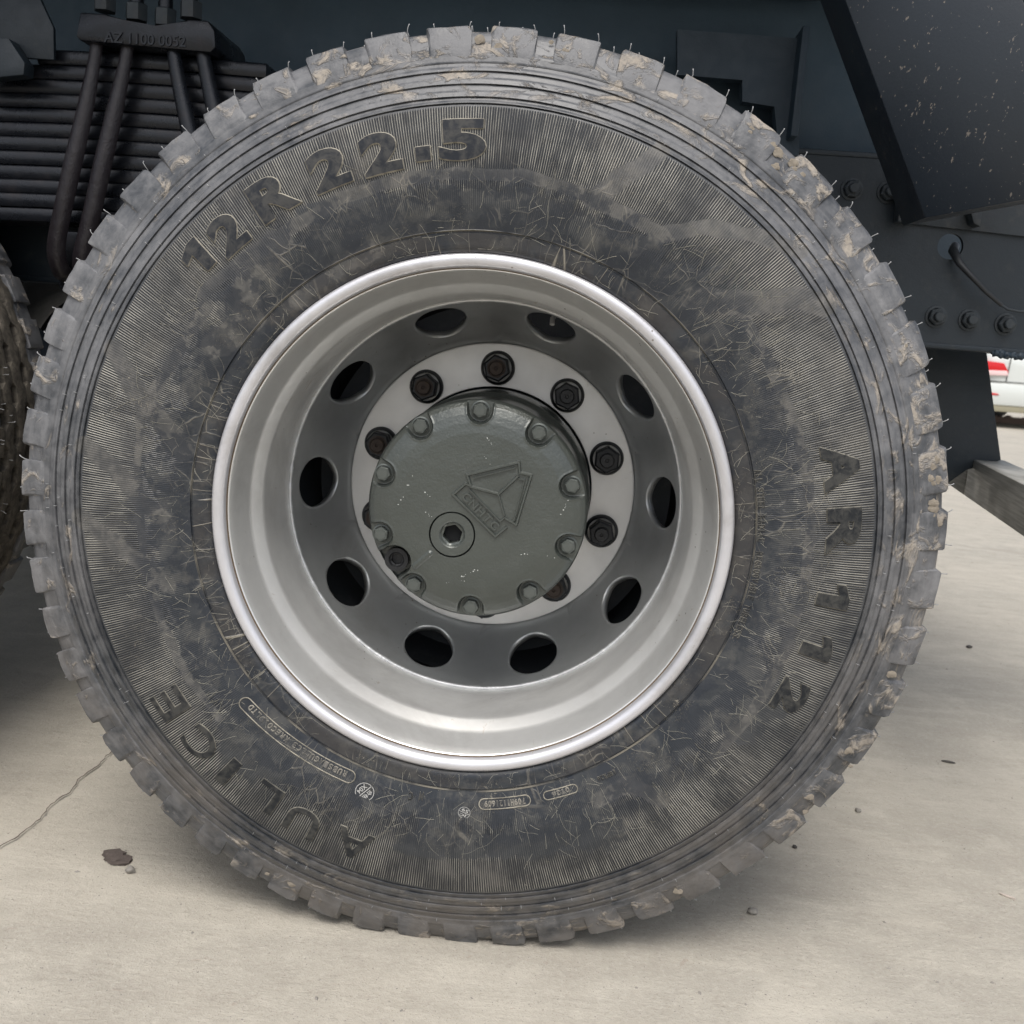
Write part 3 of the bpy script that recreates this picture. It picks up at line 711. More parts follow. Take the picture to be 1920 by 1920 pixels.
arc_text('small_lettering', 'ALL STEEL RADIAL  REGROOVABLE TUBELESS', (1420, 880), (1379, 1196), 12, [M_LETDIM, M_LETEDGEDIM])
arc_text('maker_lettering', 'RUBS-AGULLC3 KRECO.,LTD', (651, 1452), (468, 1322), 11, [M_SMALL, M_LETEDGE])
arc_text('serial_lettering', '709H1121609', (985, 1501), (908, 1507), 11, [M_SMALL, M_LETEDGE])
arc_text('date_lettering', '0126', (1068, 1479), (1034, 1490), 9, [M_SMALL, M_LETEDGE])
arc_text('ply_lettering', '18PR26', (1155, 1446), (1120, 1461), 9, [M_LETDIM, M_LETEDGEDIM])
arc_text('mark_lettering', 'M C', (795, 1492), (765, 1492), 15, [M_LETDIM, M_LETEDGEDIM])
def pill(name, p0, p1, halfpx, width=0.0007):
    x0, z0 = wl(*p0, -0.004); x1, z1 = wl(*p1, -0.004)
    R0 = (math.hypot(x0, z0) + math.hypot(x1, z1)) / 2; Ra, Rb = math.hypot(x0, z0), math.hypot(x1, z1); t0, t1 = math.atan2(z0, x0), math.atan2(z1, x1)
    while t1 > t0: t1 -= 2 * PI
    L = (t0 - t1) * R0; hw = halfpx / 1640; pts_ = []
    N = 40
    for i in range(N): pts_.append((L * i / (N - 1), hw))
    for i in range(1, 12): a_ = PI / 2 - PI * i / 12; pts_.append((L + hw * math.cos(a_), hw * math.sin(a_)))
    for i in range(N): pts_.append((L * (1 - i / (N - 1)), -hw))
    for i in range(1, 12): a_ = -PI / 2 - PI * i / 12; pts_.append((hw * math.cos(a_), hw * math.sin(a_)))
    P = []
    for u, v in pts_:
        k = u / L; R_ = Ra + (Rb - Ra) * k + v; th = t0 + (t1 - t0) * k
        P.append(Vector((R_ * math.cos(th), ysurf(R_) - 0.0003, R_ * math.sin(th))))
    P.append(P[0]); V, F = tube(P, width, 6, 1.0)
    return mesh_obj(name, V, F, M_LETEDGE, wheel, 60)
pill('maker_frame', (655, 1455), (462, 1318), 12); pill('serial_frame', (985, 1500), (908, 1507), 10); pill('date_frame', (1075, 1478), (1027, 1491), 8)
# inked inspection stamps
def stamp(name, cx, cy, rpx, rot, top, bottom):
    x_, z_ = wl(cx, cy, -0.004); R_ = math.hypot(x_, z_); y_ = ysurf(R_) - 0.0012; r_ = rpx / 1640
    parts = []
    V = []; F = []
    n = 40
    for i in range(n):
        a_ = 2 * PI * i / n
        for rr in (r_, r_ * 0.93): V.append((x_ + rr * math.cos(a_), y_, z_ + rr * math.sin(a_)))
    F = [(2 * i, 2 * i + 1, 2 * ((i + 1) % n) + 1, 2 * ((i + 1) % n)) for i in range(n)]
    parts.append((V, F))
    c, s = math.cos(rot), math.sin(rot)
    pl = lambda u, v: (x_ + u * c - v * s, y_, z_ + u * s + v * c)
    t_ = r_ * 0.045
    parts.append(([pl(-r_, -t_), pl(r_, -t_), pl(r_, t_), pl(-r_, t_)], [(0, 1, 2, 3)]))
    for txt, vc, ww in ((top, r_ * 0.42, 1.25), (bottom, -r_ * 0.42, 1.15)):
        b_ = glyph(txt, r_ * ww, r_ * 0.52, 0, 0.015)
        b_.verts.index_update()
        parts.append(([pl(v.co.x, v.co.y + vc) for v in b_.verts], [tuple(v.index for v in f.verts) for f in b_.faces])); b_.free()
    V, F = join(parts)
    return mesh_obj(name, V, F, M_WHITE, wheel)
stamp('inspection_stamp', 685, 1482, 19, math.radians(-135 + 180 + 180), '\u5408\u683c', 'X04')
stamp('inspection_stamp', 871, 1521, 12, math.radians(-20 + 180), 'JC', '59')

# ------------------------------------------------------------------ rim, disc, hub
rim_prof = [(0.2975, 0.022), (0.2990, 0.010), (0.2992, 0.0045), (0.2984, 0.0012), (0.2968, -0.0008), (0.2945, -0.0018), (0.2915, -0.0020), (0.2885, -0.0012), (0.2862, 0.0004), (0.2846, 0.0028), (0.2836, 0.0078)]
V, F = lathe(rim_prof, 256); mesh_obj('rim_flange', V, F, M_LIP, wheel, 60)
V, F = lathe([(0.2840, 0.0074), (0.2828, 0.0082), (0.2826, 0.012)], 256); mesh_obj('rim_seam', V, F, paint('rusty seam', (0.12, 0.085, 0.055), 0.8, 0.1, 0.6), wheel, 60)
bar_prof = [(0.2834, 0.0100), (0.2824, 0.0104), (0.2812, 0.0125), (0.2780, 0.024), (0.2740, 0.039), (0.2712, 0.0495), (0.2700, 0.0530), (0.2682, 0.0560), (0.2600, 0.0685), (0.2585, 0.0715), (0.2577, 0.0760), (0.2572, 0.086), (0.2567, 0.105), (0.2564, 0.135), (0.2564, 0.178)]
V, F = lathe(bar_prof, 256); mesh_obj('rim_barrel', V, F, M_RIM, wheel, 60)
# disc cone with ten ventilation holes
YP = 0.300
cs = np.array([(0.2558, 0.174), (0.2552, 0.190), (0.2520, 0.210), (0.2460, 0.231), (0.2370, 0.252), (0.2275, 0.270), (0.2185, 0.2845), (0.2100, 0.2945), (0.2030, 0.2995), (0.2005, 0.3000)])
arc = np.concatenate([[0], np.cumsum(np.hypot(*np.diff(cs, axis=0).T))]); LT = arc[-1]
def cone(th, s):
    r_ = np.interp(s * LT, arc, cs[:, 0]); y_ = np.interp(s * LT, arc, cs[:, 1]); return (r_ * math.cos(th), y_, r_ * math.sin(th))
PH2 = 1.9097 + PI / 10 * 0
def cone_mesh(nh=10, ph=PH2, hole=True):
    V, F = [], []; half = PI / nh; Mr = 64
    r_mid = 0.2375; hr = 0.0345; sc = float(np.interp(0.2385, cs[::-1, 0], arc[::-1])) / LT
    hs_, ht = hr * 1.22 / LT, hr / r_mid
    K = 7
    for q in range(nh):
        th0 = ph + q * 2 * half; base = len(V)
        angs = [2 * PI * k / Mr for k in range(Mr)]
        outer = []
        for a_ in angs:
            dx, dy = math.cos(a_) * ht, math.sin(a_) * hs_
            tx = half / abs(dx) if abs(dx) > 1e-9 else 1e9
            ty = ((1 - sc) / dy if dy > 0 else -sc / dy) if abs(dy) > 1e-9 else 1e9
            t = min(tx, ty); outer.append((dx * t, sc + dy * t))
        for cx_, cy_ in ((-half, 0), (half, 0), (-half, 1), (half, 1)):
            k = min(range(Mr), key=lambda k_: (outer[k_][0] - cx_) ** 2 / half ** 2 + (outer[k_][1] - cy_) ** 2); outer[k] = (cx_, cy_)
        for j in range(K + 1):
            t = (j / K) ** 1.3
            for k, a_ in enumerate(angs):
                ix, iy = math.cos(a_) * ht, sc + math.sin(a_) * hs_
                V.append(cone(th0 + ix + (outer[k][0] - ix) * t, iy + (outer[k][1] - iy) * t))
        for j in range(K):
            for k in range(Mr):
                l = (k + 1) % Mr; F.append((base + j * Mr + k, base + j * Mr + l, base + (j + 1) * Mr + l, base + (j + 1) * Mr + k))
    return V, F
V, F = cone_mesh()
b_ = bmesh.new(); vs = [b_.verts.new(v) for v in V]
for f in F: b_.faces.new([vs[i] for i in f])
bmesh.ops.remove_doubles(b_, verts=b_.verts, dist=0.0002); bmesh.ops.recalc_face_normals(b_, faces=b_.faces)
if sum(f.normal.y for f in b_.faces) > 0: bmesh.ops.reverse_faces(b_, faces=b_.faces)
disc = bm_obj('disc', b_, M_DISC, wheel, 40, recalc=False)
md = disc.modifiers.new('thickness', 'SOLIDIFY'); md.thickness = 0.011; md.offset = -1
V, F = lathe([(0.2012, 0.3030), (0.2010, 0.2985), (0.2000, 0.2975), (0.1990, 0.2972), (0.1420, 0.2972), (0.1412, 0.298), (0.1410, 0.32)], 200)
mesh_obj('mounting_face', V, F, M_PLATE, wheel, 40)
# weld bead with ripples
V = []; F = []; S, K = 900, 8
for i in range(S):
    th = 2 * PI * i / S; rp = 0.0024 * (1 + 0.07 * math.sin(i * 1.9 + 0.8 * math.sin(i * 0.07))) * (1 + 0.35 * mnoise.noise(Vector((math.cos(th) * 22, math.sin(th) * 22, 0))))
    for k in range(K):
        a_ = 2 * PI * k / K; r_ = 0.2550 - 0.0002 + rp * math.cos(a_); V.append((r_ * math.cos(th), 0.1740 + rp * 1.3 * math.sin(a_), r_ * math.sin(th)))
for i in range(S):
    j = (i + 1) % S
    for k in range(K): F.append((i * K + k, i * K + (k + 1) % K, j * K + (k + 1) % K, j * K + k))
mesh_obj('weld_bead', V, F, M_WELD, wheel, 180)
# wheel nuts
def hexprism(b_, R_, y0_, y1_, cham=0.0015, rot=0.0):
    lv = []
    for (r_, y_) in ((R_, y0_), (R_, y1_ + cham), (R_ * 0.86, y1_)):
        n = 6 if r_ == R_ else 6
        lv.append([b_.verts.new((r_ * math.cos(rot + PI / 3 * k), y_, r_ * math.sin(rot + PI / 3 * k))) for k in range(6)])
    for a_, c_ in zip(lv[:-1], lv[1:]):
        for k in range(6): b_.faces.new((a_[k], a_[(k + 1) % 6], c_[(k + 1) % 6], c_[k]))
    b_.faces.new(lv[-1]); b_.faces.new(lv[0][::-1])
def lathe_bm(b_, prof, seg=32):
    V, F = lathe(prof, seg); vs = [b_.verts.new(v) for v in V]
    for f in F: b_.faces.new([vs[i] for i in f])
    bmesh.ops.remove_doubles(b_, verts=vs, dist=1e-6)
b_ = bmesh.new(); lathe_bm(b_, [(0.0235, 0.0), (0.0238, -0.004), (0.0222, -0.008), (0.0195, -0.011)], 40); hexprism(b_, 0.0188, -0.009, -0.028, 0.002)
nut_me_o = bm_obj('wheel_nut', b_, M_NUT, wheel, 30)
b_ = bmesh.new(); lathe_bm(b_, [(0.0128, -0.0272), (0.0128, -0.029), (0.0105, -0.029), (0.0103, -0.0275), (0.0098, -0.0275), (0.0098, -0.034), (0.0085, -0.0355), (0.0025, -0.0355), (0.0018, -0.0335), (0.0, -0.0335)], 28)
stud_o = bm_obj('stud', b_, [M_RUST], wheel, 30)
stud_dk = stud_o.data.copy(); stud_dk.materials[0] = M_STUDDK
PH1 = 1.5857
for k in range(10):
    th = PH1 + k * PI / 5; loc = (0.1675 * math.cos(th), 0.2972, 0.1675 * math.sin(th)); rz = random.uniform(0, 1)
    if k == 0: a_, c_ = nut_me_o, stud_o
    else:
        a_ = nut_me_o.copy(); c_ = stud_o.copy(); COL.objects.link(a_); COL.objects.link(c_); a_.parent = wheel; c_.parent = wheel
        if k in (9, 8, 7): c_.data = stud_dk
    a_.location = loc; c_.location = loc; a_.rotation_euler = (0, rz, 0)
# hub barrel + reduction cover
V, F = lathe([(0.1385, 0.345), (0.1385, 0.215), (0.1370, 0.210), (0.1330, 0.206), (0.1325, 0.180), (0.1340, 0.150), (0.1340, 0.122)], 160)
mesh_obj('hub', V, F, M_COVER, wheel, 50)
cbolts = [(900, 770), (787, 800), (1010, 813), (717, 889), (1073, 912), (713, 1003), (1065, 1026), (775, 1098), (993, 1112), (882, 1140)]
YC = 0.082
cpos = [wl(x_, y_, YC + 0.004) for x_, y_ in cbolts]
plug = wl(848, 1002, YC); dplug = wl(741, 1052, YC + 0.006); barA = wl(778, 1062, YC); barB = wl(806, 1038, YC)
def sstep(d_, w_=0.0012): t = np.clip(0.5 - d_ / (2 * w_), 0, 1); return t * t * (3 - 2 * t)
nr, na = 150, 1000
rr = np.linspace(0.0005, 0.1352, nr); th = 2 * PI * np.arange(na) / na
RRg, TH = np.meshgrid(rr, th, indexing='xy'); Xg, Zg = RRg * np.cos(TH), RRg * np.sin(TH)
yy = np.interp(RRg, [0, 0.06, 0.095, 0.108, 0.118, 0.127, 0.1325, 0.1352], [0.0800, 0.0808, 0.0822, 0.0840, 0.0868, 0.0905, 0.0945, 0.1000])
def capsule(ax, az, bx, bz):
    vx, vz = bx - ax, bz - az; t = np.clip(((Xg - ax) * vx + (Zg - az) * vz) / (vx * vx + vz * vz), 0, 1); return np.hypot(Xg - ax - t * vx, Zg - az - t * vz)
for (bx, bz) in cpos:
    k = 1 + 0.03 / math.hypot(bx, bz); dd = capsule(bx, bz, bx * k, bz * k)
    rad_ = 0.0150 + 0.10 * np.clip(np.hypot(Xg, Zg) - math.hypot(bx, bz), 0, 1)
    mk = sstep(dd - rad_, 0.0013); yy = yy * (1 - mk) + np.maximum(yy, 0.0965) * mk
    lip = np.exp(-((dd - rad_ - 0.0016) / 0.0012) ** 2) * (RRg < 0.131); yy -= 0.0006 * lip
dd = np.hypot(Xg - plug[0], Zg - plug[1]); mk = sstep(dd - 0.0277, 0.0006); yy = yy + mk * 0.030
k = 1.35; dd = capsule(dplug[0], dplug[1], dplug[0] * k, dplug[1] * k); mk = sstep(dd - 0.0195, 0.0012); yy = yy * (1 - mk) + 0.112 * mk
dd = capsule(*barA, *barB); yy -= 0.0022 * sstep(dd - 0.0028, 0.0014)
Vg = np.stack([Xg, yy, Zg], -1)
me = fast_grid(Vg); b_ = bmesh.new(); b_.from_mesh(me)
b_.verts.ensure_lookup_table()
edge = [b_.verts[i * nr + nr - 1] for i in range(na)]; cen = [b_.verts[i * nr] for i in range(na)]
b_.faces.new(cen)
prev = edge
for (r_, y_) in ((0.1354, 0.104), (0.1352, 0.118), (0.1335, 0.1215)):
    cur = [b_.verts.new((r_ * math.cos(t), y_, r_ * math.sin(t))) for t in th]
    for i in range(na): j = (i + 1) % na; b_.faces.new((prev[i], prev[j], cur[j], cur[i]))
    prev = cur
bmesh.ops.recalc_face_normals(b_, faces=b_.faces)
if sum(f.normal.y * f.calc_area() for f in b_.faces) > 0: bmesh.ops.reverse_faces(b_, faces=b_.faces)
bpy.data.meshes.remove(me); bm_obj('hub_cover', b_, M_COVER, wheel, 40, recalc=False)
# cover bolts: washer, hex head
b_ = bmesh.new(); lathe_bm(b_, [(0.0118, 0.0), (0.0118, -0.0015), (0.0100, -0.0022)], 24); hexprism(b_, 0.0095, 0.0, -0.0085, 0.0012); lathe_bm(b_, [(0.0062, -0.0082), (0.0060, -0.0092), (0.0, -0.0092)], 18)
cb = bm_obj('cover_bolt', b_, M_BOLT, wheel, 30)
for i, (bx, bz) in enumerate(cpos):
    o = cb if i == 0 else cb.copy()
    if i: COL.objects.link(o); o.parent = wheel
    o.location = (bx, 0.0968, bz); o.rotation_euler = (0, random.uniform(0, 1.05), 0)
# filler plug with hexagon socket
def socket_plug(name, c, y, Rp, Rs, depth, mat, rot=0.3):
    n = 48; V = []; F = []
    rings = []
    rings.append([(Rp, 0.006, None)] * n)
    def ring(rad, yv, hexk=0.0):
        out = []
        for k in range(n):
            a_ = 2 * PI * k / n; hx = math.cos(PI / 6) / math.cos(((a_ - rot) % (PI / 3)) - PI / 6)
            r_ = rad * (1 - hexk + hexk * hx); out.append((c[0] + r_ * math.cos(a_), y + yv, c[1] + r_ * math.sin(a_)))
        return out
    R_ = [ring(Rp, 0.006), ring(Rp, 0.0006), ring(Rp * 0.985, 0), ring(Rs * 1.32, 0), ring(Rs * 1.2, 0.0012), ring(Rs * 1.08, 0.0035), ring(Rs, 0.0042, 1), ring(Rs * 0.97, depth, 1), ring(0.0005, depth)]
    for r_ in R_: V += r_
    for j in range(len(R_) - 1):
        for k in range(n): F.append((j * n + k, j * n + (k + 1) % n, (j + 1) * n + (k + 1) % n, (j + 1) * n + k))
    b_ = bmesh.new(); vs = [b_.verts.new(v) for v in V]
    for f in F: b_.faces.new([vs[i] for i in f])
    bmesh.ops.recalc_face_normals(b_, faces=b_.faces)
    if sum(f.normal.y * f.calc_area() for f in b_.faces) > 0: bmesh.ops.reverse_faces(b_, faces=b_.faces)
    return bm_obj(name, b_, mat, wheel, 35, recalc=False)
socket_plug('filler_plug', plug, 0.0800, 0.0268, 0.0125, 0.022, M_COVER)
V, F = lathe([(0.0118, 0.0), (0.0, 0.0)], 6); o = mesh_obj('socket_shade', V, F, M_BLACK, wheel); o.location = (plug[0], 0.0800 + 0.0140, plug[1]); o.rotation_euler = (0, 0, 0)  # black disc set in the socket in place of its shade
socket_plug('drain_plug', dplug, 0.0960, 0.0150, 0.0075, 0.010, M_STUDDK)
# raised emblem: frame, three facets, letters
def cpt(x_, y_): a_ = wl(x_, y_, YC - 0.001); R_ = math.hypot(*a_); return Vector((a_[0], float(np.interp(R_, [0, 0.06, 0.095, 0.108], [0.0800, 0.0808, 0.0822, 0.0840])), a_[1]))
def ridge(path, w_=0.0024, h_=0.0034):
    parts = []
    for p, q in zip(path[:-1], path[1:]):
        a_, c_ = cpt(*p), cpt(*q); t = (c_ - a_).normalized(); s = Vector((t.z, 0, -t.x)).normalized() * w_; a_ = a_ - t * w_ * 0.5; c_ = c_ + t * w_ * 0.5
        up = Vector((0, -h_, 0)); dn = Vector((0, 0.0006, 0))
        V = [a_ + s + dn, a_ - s + dn, c_ - s + dn, c_ + s + dn, a_ + s * 0.4 + up, a_ - s * 0.4 + up, c_ - s * 0.4 + up, c_ + s * 0.4 + up]
        F = [(4, 5, 6, 7), (0, 4, 7, 3), (1, 2, 6, 5), (0, 1, 5, 4), (3, 7, 6, 2)]
        parts.append((V, F))
    return parts
em = []
em += ridge([(873, 907), (850, 927), (929, 1005), (949, 989)])
em += ridge([(873, 907), (883, 910), (876, 890), (973, 867), (975, 886), (996, 891), (968, 983), (949, 972)])
em += ridge([(889, 896), (966, 877)], 0.0012); em += ridge([(972, 897), (984, 899), (964, 976)], 0.0012)
em += ridge([(883, 912), (935, 926), (971, 893)]); em += ridge([(935, 926), (946, 966)], 0.0015)
em += ridge([(881, 918), (938, 977), (949, 968)], 0.0014)
V, F = join(em); b_ = bmesh.new(); vs = [b_.verts.new(v) for v in V]
for f in F: b_.faces.new([vs[i] for i in f])
bmesh.ops.recalc_face_normals(b_, faces=b_.faces)
bm_obj('emblem', b_, M_COVER, wheel)
P0, P1 = cpt(869, 925), cpt(934, 991); ux = (P1 - P0).normalized(); uz = Vector((-ux.z, 0, ux.x))
if uz.z < 0: uz = -uz
aV, aF, aM = [], [], []
for i, ch in enumerate('CNHTC'):
    c0 = P0 + (P1 - P0) * ((i + 0.5) / 5)
    g_ = glyph(ch, 0.0098, 0.0104, 0, 0.02)
    V, F, MI = raise_glyph(g_, lambda u, v, up, c0=c0: tuple(c0 + ux * u + uz * v + Vector((0, -up, 0))), 0.0030, 0.0007, 0.0008)
    o = len(aV); aV += V; aF += [tuple(k + o for k in f) for f in F]; aM += [0] * len(F)
fix_and_link('emblem_lettering', aV, aF, aM, [M_COVER], wheel)
# white paint flecks on the cover
fl = []
dots = []
for (a0, a1, n_) in (((792, 920), (815, 935), 6), ((788, 950), (812, 972), 6), ((1066, 938), (1034, 1000), 10), ((974, 1037), (1042, 1047), 8), ((858, 1085), (895, 1068), 14), ((825, 1092), (880, 1090), 6), ((910, 816), (925, 838), 8), ((908, 855), (918, 872), 5), ((778, 880), (745, 955), 10)):
    for k in range(n_ * 2 // 3):
        u = random.random(); dots.append((a0[0] + (a1[0] - a0[0]) * u + random.gauss(0, 1.3), a0[1] + (a1[1] - a0[1]) * u + random.gauss(0, 1.3), random.uniform(0.0003, 0.0010)))
for x_, y_, s_ in dots:
    c_ = cpt(x_, y_); n = 7; el = random.uniform(0.5, 1)
    V = [c_ + Vector((math.cos(2 * PI * k / n) * s_, -0.00035, math.sin(2 * PI * k / n) * s_ * el)) for k in range(n)] + [c_ + Vector((0, -0.0007, 0))]
    fl.append((V, [(k, (k + 1) % n, n) for k in range(n)]))
V, F = join(fl); o = mesh_obj('paint_flecks', V, F, Mat('pale paint fleck', (0.5, 0.52, 0.5), 0.6).m, wheel); o['kind'] = 'stuff'
# valve stem seen through the upper hole
x_, z_ = wl(1036, 600, 0.262); V, F = tube([(x_, 0.30, z_ + 0.004), (x_, 0.262, z_ + 0.002), (x_, 0.258, z_ - 0.006)], 0.0035, 10)
mesh_obj('valve_stem', V, F, M_PLATE, wheel, 60)
V, F = lathe([(0.2560, 0.3420), (0.2380, 0.3400), (0.2200, 0.3260), (0.2060, 0.3130)], 96); mesh_obj('inner_disc', V, F, M_DARKRIM, wheel, 40)
# brake drum behind the disc
V, F = lathe([(0.0, 0.335), (0.150, 0.335), (0.198, 0.345), (0.205, 0.36), (0.205, 0.52), (0.0, 0.52)], 96); mesh_obj('brake_drum', V, F, M_UNDER, wheel, 40)

# ------------------------------------------------------------------ the other wheels (shared meshes)
V, F = lathe([(0.2985, 0.002), (0.2945, -0.003), (0.285, 0.006), (0.277, 0.05), (0.262, 0.09), (0.256, 0.13), (0.2556, 0.21), (0.262, 0.24), (0.285, 0.268), (0.298, 0.272)], 96)
rim_me = mesh_obj('rim', V, F, M_DARKRIM, None, 50); rm = rim_me.data; bpy.data.objects.remove(rim_me)
def wheel_copy(x, y, detail, flip=False):
    wv = empty('wheel', (x, y, HUB), truck)
    if flip: wv.rotation_euler = (0, 0, PI)
    def add(name, me_):
        o = bpy.data.objects.new(name, me_); COL.objects.link(o); o.parent = wv
        if name.startswith('tread'): o.material_slots[0].link = 'OBJECT'; o.material_slots[0].material = M_TREADOLD
        return o
    add('tyre', me_lo); add('rim', rm)
    for m_ in rib_m: add('tread_rib', m_)
    if detail:
        for m_ in lug_meshes: add('tread_lug', m_)
        o = add('far_tread_lugs', far_lugs.data); o['kind'] = 'stuff'
        o = add('vent_hairs', hairs.data); o['kind'] = 'stuff'
    else:
        o = add('far_tread_lugs', far_lugs.data); o['kind'] = 'stuff'
    return wv
wheel_copy(0.0, 0.340, False)
wv = wheel_copy(-1.325, 0.340, True, False); wv.rotation_euler = (0, 0.35, 0)
wv = wheel_copy(-1.325, 0.0, False)
for x_ in (0.0, -1.325): wheel_copy(x_, 1.75, False); wheel_copy(x_, 2.09, False)
for x_ in (0.0, -1.325):
    V, F = tube([(x_, 0.50, HUB), (x_, 0.75, HUB), (x_, 0.95, HUB), (x_, 1.10, HUB), (x_, 1.24, HUB), (x_, 1.35, HUB), (x_, 1.5, HUB), (x_, 1.8, HUB)], [0.075, 0.075, 0.09, 0.2, 0.22, 0.18, 0.08, 0.075], 24)
    mesh_obj('axle', V, F, M_UNDER, truck, 40)

# ------------------------------------------------------------------ chassis
Z0 = HUB
rail = empty('frame_rail', (0, 0.70, Z0 + 0.40), truck)
def rp(px_, py_, Y=0.70): p = at(px_, py_, Y); return p[0], p[2]
hx, hz = rp(1782, 462); zb, zt = Z0 + 0.254, Z0 + 0.550
b_ = bmesh.new()
hr = 0.0215; sq = 0.045; n = 32
def P3(x_, y_, z_): return (x_, y_ - 0.70, z_ - (Z0 + 0.40))
def quad(b_, x0, x1, z0, z1, y_): b_.faces.new([b_.verts.new(P3(*p)) for p in ((x0, y_, z0), (x1, y_, z0), (x1, y_, z1), (x0, y_, z1))])
for y_ in (0.700, 0.709):
    quad(b_, -2.6, hx - sq, zb, zt, y_); quad(b_, hx + sq, 1.30, zb, zt, y_); quad(b_, hx - sq, hx + sq, zb, hz - sq, y_); quad(b_, hx - sq, hx + sq, hz + sq, zt, y_)
    inn = [b_.verts.new(P3(hx + hr * math.cos(2 * PI * k / n), y_, hz + hr * math.sin(2 * PI * k / n))) for k in range(n)]
    out = []
    for k in range(n):
        c_, s_ = math.cos(2 * PI * k / n), math.sin(2 * PI * k / n); mx = max(abs(c_), abs(s_)); out.append(b_.verts.new(P3(hx + sq * c_ / mx, y_, hz + sq * s_ / mx)))
    for k in range(n): l = (k + 1) % n; b_.faces.new((inn[k], inn[l], out[l], out[k]))
    if y_ == 0.700: i0 = inn
for k in range(n): l = (k + 1) % n; b_.faces.new((i0[k], i0[l], inn[l], inn[k]))
for (xa, xb, za, zb_, ya, yb) in ((-2.6, 1.30, zb - 0.009, zb, 0.697, 0.780), (-2.6, 1.30, zt, zt + 0.009, 0.697, 0.780)): bm_box(b_, P3(xa, ya, za), P3(xb, yb, zb_), 0.002)
bm_obj('web', b_, M_FRAME, rail, 30)
b_ = bmesh.new(); lathe_bm(b_, [(0.0185, 0.0), (0.0185, -0.0025), (0.0150, -0.003)], 28); hexprism(b_, 0.0150, -0.001, -0.013, 0.0015); lathe_bm(b_, [(0.0085, -0.012), (0.0085, -0.021), (0.007, -0.0225), (0.0, -0.0225)], 18)
fb = bm_obj('frame_bolt', b_, M_FRAMELT, rail, 30)
for i, (bx, by) in enumerate(((1755, 594), (1817, 600), (1885, 608), (1597, 355), (1665, 361))):
    x_, z_ = rp(bx, by); o = fb if i == 0 else fb.copy()
    if i: COL.objects.link(o); o.parent = rail
    o.location = (x_, 0.0, z_ - (Z0 + 0.40)); o.rotation_euler = (0, random.uniform(0, 1), 0)
# doubler plate above the seam line
b_ = bmesh.new(); pts_ = [at(1682, 417, 0.692), at(1930, 444, 0.692), at(1990, 448, 0.692), at(1990, 300, 0.692), at(1700, 300, 0.692)]
bm_prism(b_, pts_, (0, 0.007, 0), 0.001); bm_obj('doubler_plate', b_, M_FRAMELT, truck, 30)
b_ = bmesh.new(); bm_prism(b_, [at(1700, 320, 0.66), at(1718, 417, 0.66), at(1684, 415, 0.66), at(1690, 350, 0.66)], (0, 0.03, 0), 0.001)
bm_obj('lug_bracket', b_, M_FRAMELT, truck, 30)
b_ = bmesh.new(); bm_prism(b_, [at(1820, 395, 0.66), at(1842, 393, 0.66), at(1838, 425, 0.66), at(1826, 418, 0.66)], (0, 0.03, 0), 0.001)
bm_obj('lug_bracket', b_, M_FRAMELT, truck, 30)
# lacy weld spatter hanging from the rail end
ws = []
for k in range(26):
    p = at(1862 + k * 3.4 + random.uniform(-2, 2), 661 + k * 0.35 + random.uniform(-2, 3), 0.70); ws.append(clod(p[0], 0.70, p[2], random.uniform(0.003, 0.008), (1, 0.8, 0.9)))
V, F = join(ws); o = mesh_obj('weld_spatter', V, F, M_UNDER, truck, 60); o['kind'] = 'stuff'
# hose through the hole
pth = [at(*q) for q in ((1790, 462, 0.74), (1787, 470, 0.70), (1800, 495, 0.675), (1825, 522, 0.67), (1850, 548, 0.67), (1878, 572, 0.675))]
V, F = tube(pth, [0.008, 0.008, 0.0058, 0.0046, 0.004, 0.0035], 12); mesh_obj('brake_hose', V, F, M_HOSE, truck, 60)
pth = [at(*q) for q in ((1876, 571, 0.675), (1890, 580, 0.675), (1910, 584, 0.675), (1950, 584, 0.675))]
V, F = tube(pth, 0.0022, 8); mesh_obj('thin_cable', V, F, M_FRAMELT, truck, 60)
# subframe and body underside
b_ = bmesh.new(); bm_box(b_, (-2.6, 0.76, zt + 0.012), (1.28, 0.85, Z0 + 0.86), 0.004); bm_obj('subframe', b_, M_DEEP, truck, 30)
b_ = bmesh.new(); bm_box(b_, (-2.6, 1.40, zb), (1.28, 1.44, zt), 0.004); bm_obj('far_frame_rail', b_, M_UNDER, truck, 30)
for cx in (-2.2, -0.66, 0.55):
    b_ = bmesh.new(); bm_box(b_, (cx - 0.05, 0.785, zb + 0.02), (cx + 0.05, 1.395, zt - 0.02), 0.004); bm_obj('cross_member', b_, M_UNDER, truck, 30)
b_ = bmesh.new(); bm_box(b_, (-3.4, 0.26, Z0 + 0.87), (0.90, 2.25, Z0 + 1.9), 0.01); bm_obj('dump_body', b_, M_DEEP, truck, 30)
for (ya, za) in ((0.64, 0.803),):
    b_ = bmesh.new(); bm_box(b_, (-2.5, ya, Z0 + za), (0.62 if ya < 0.6 else 0.46, ya + 0.10, Z0 + za + 0.065), 0.004); bm_obj('body_stringer', b_, M_UNDER, truck, 30)
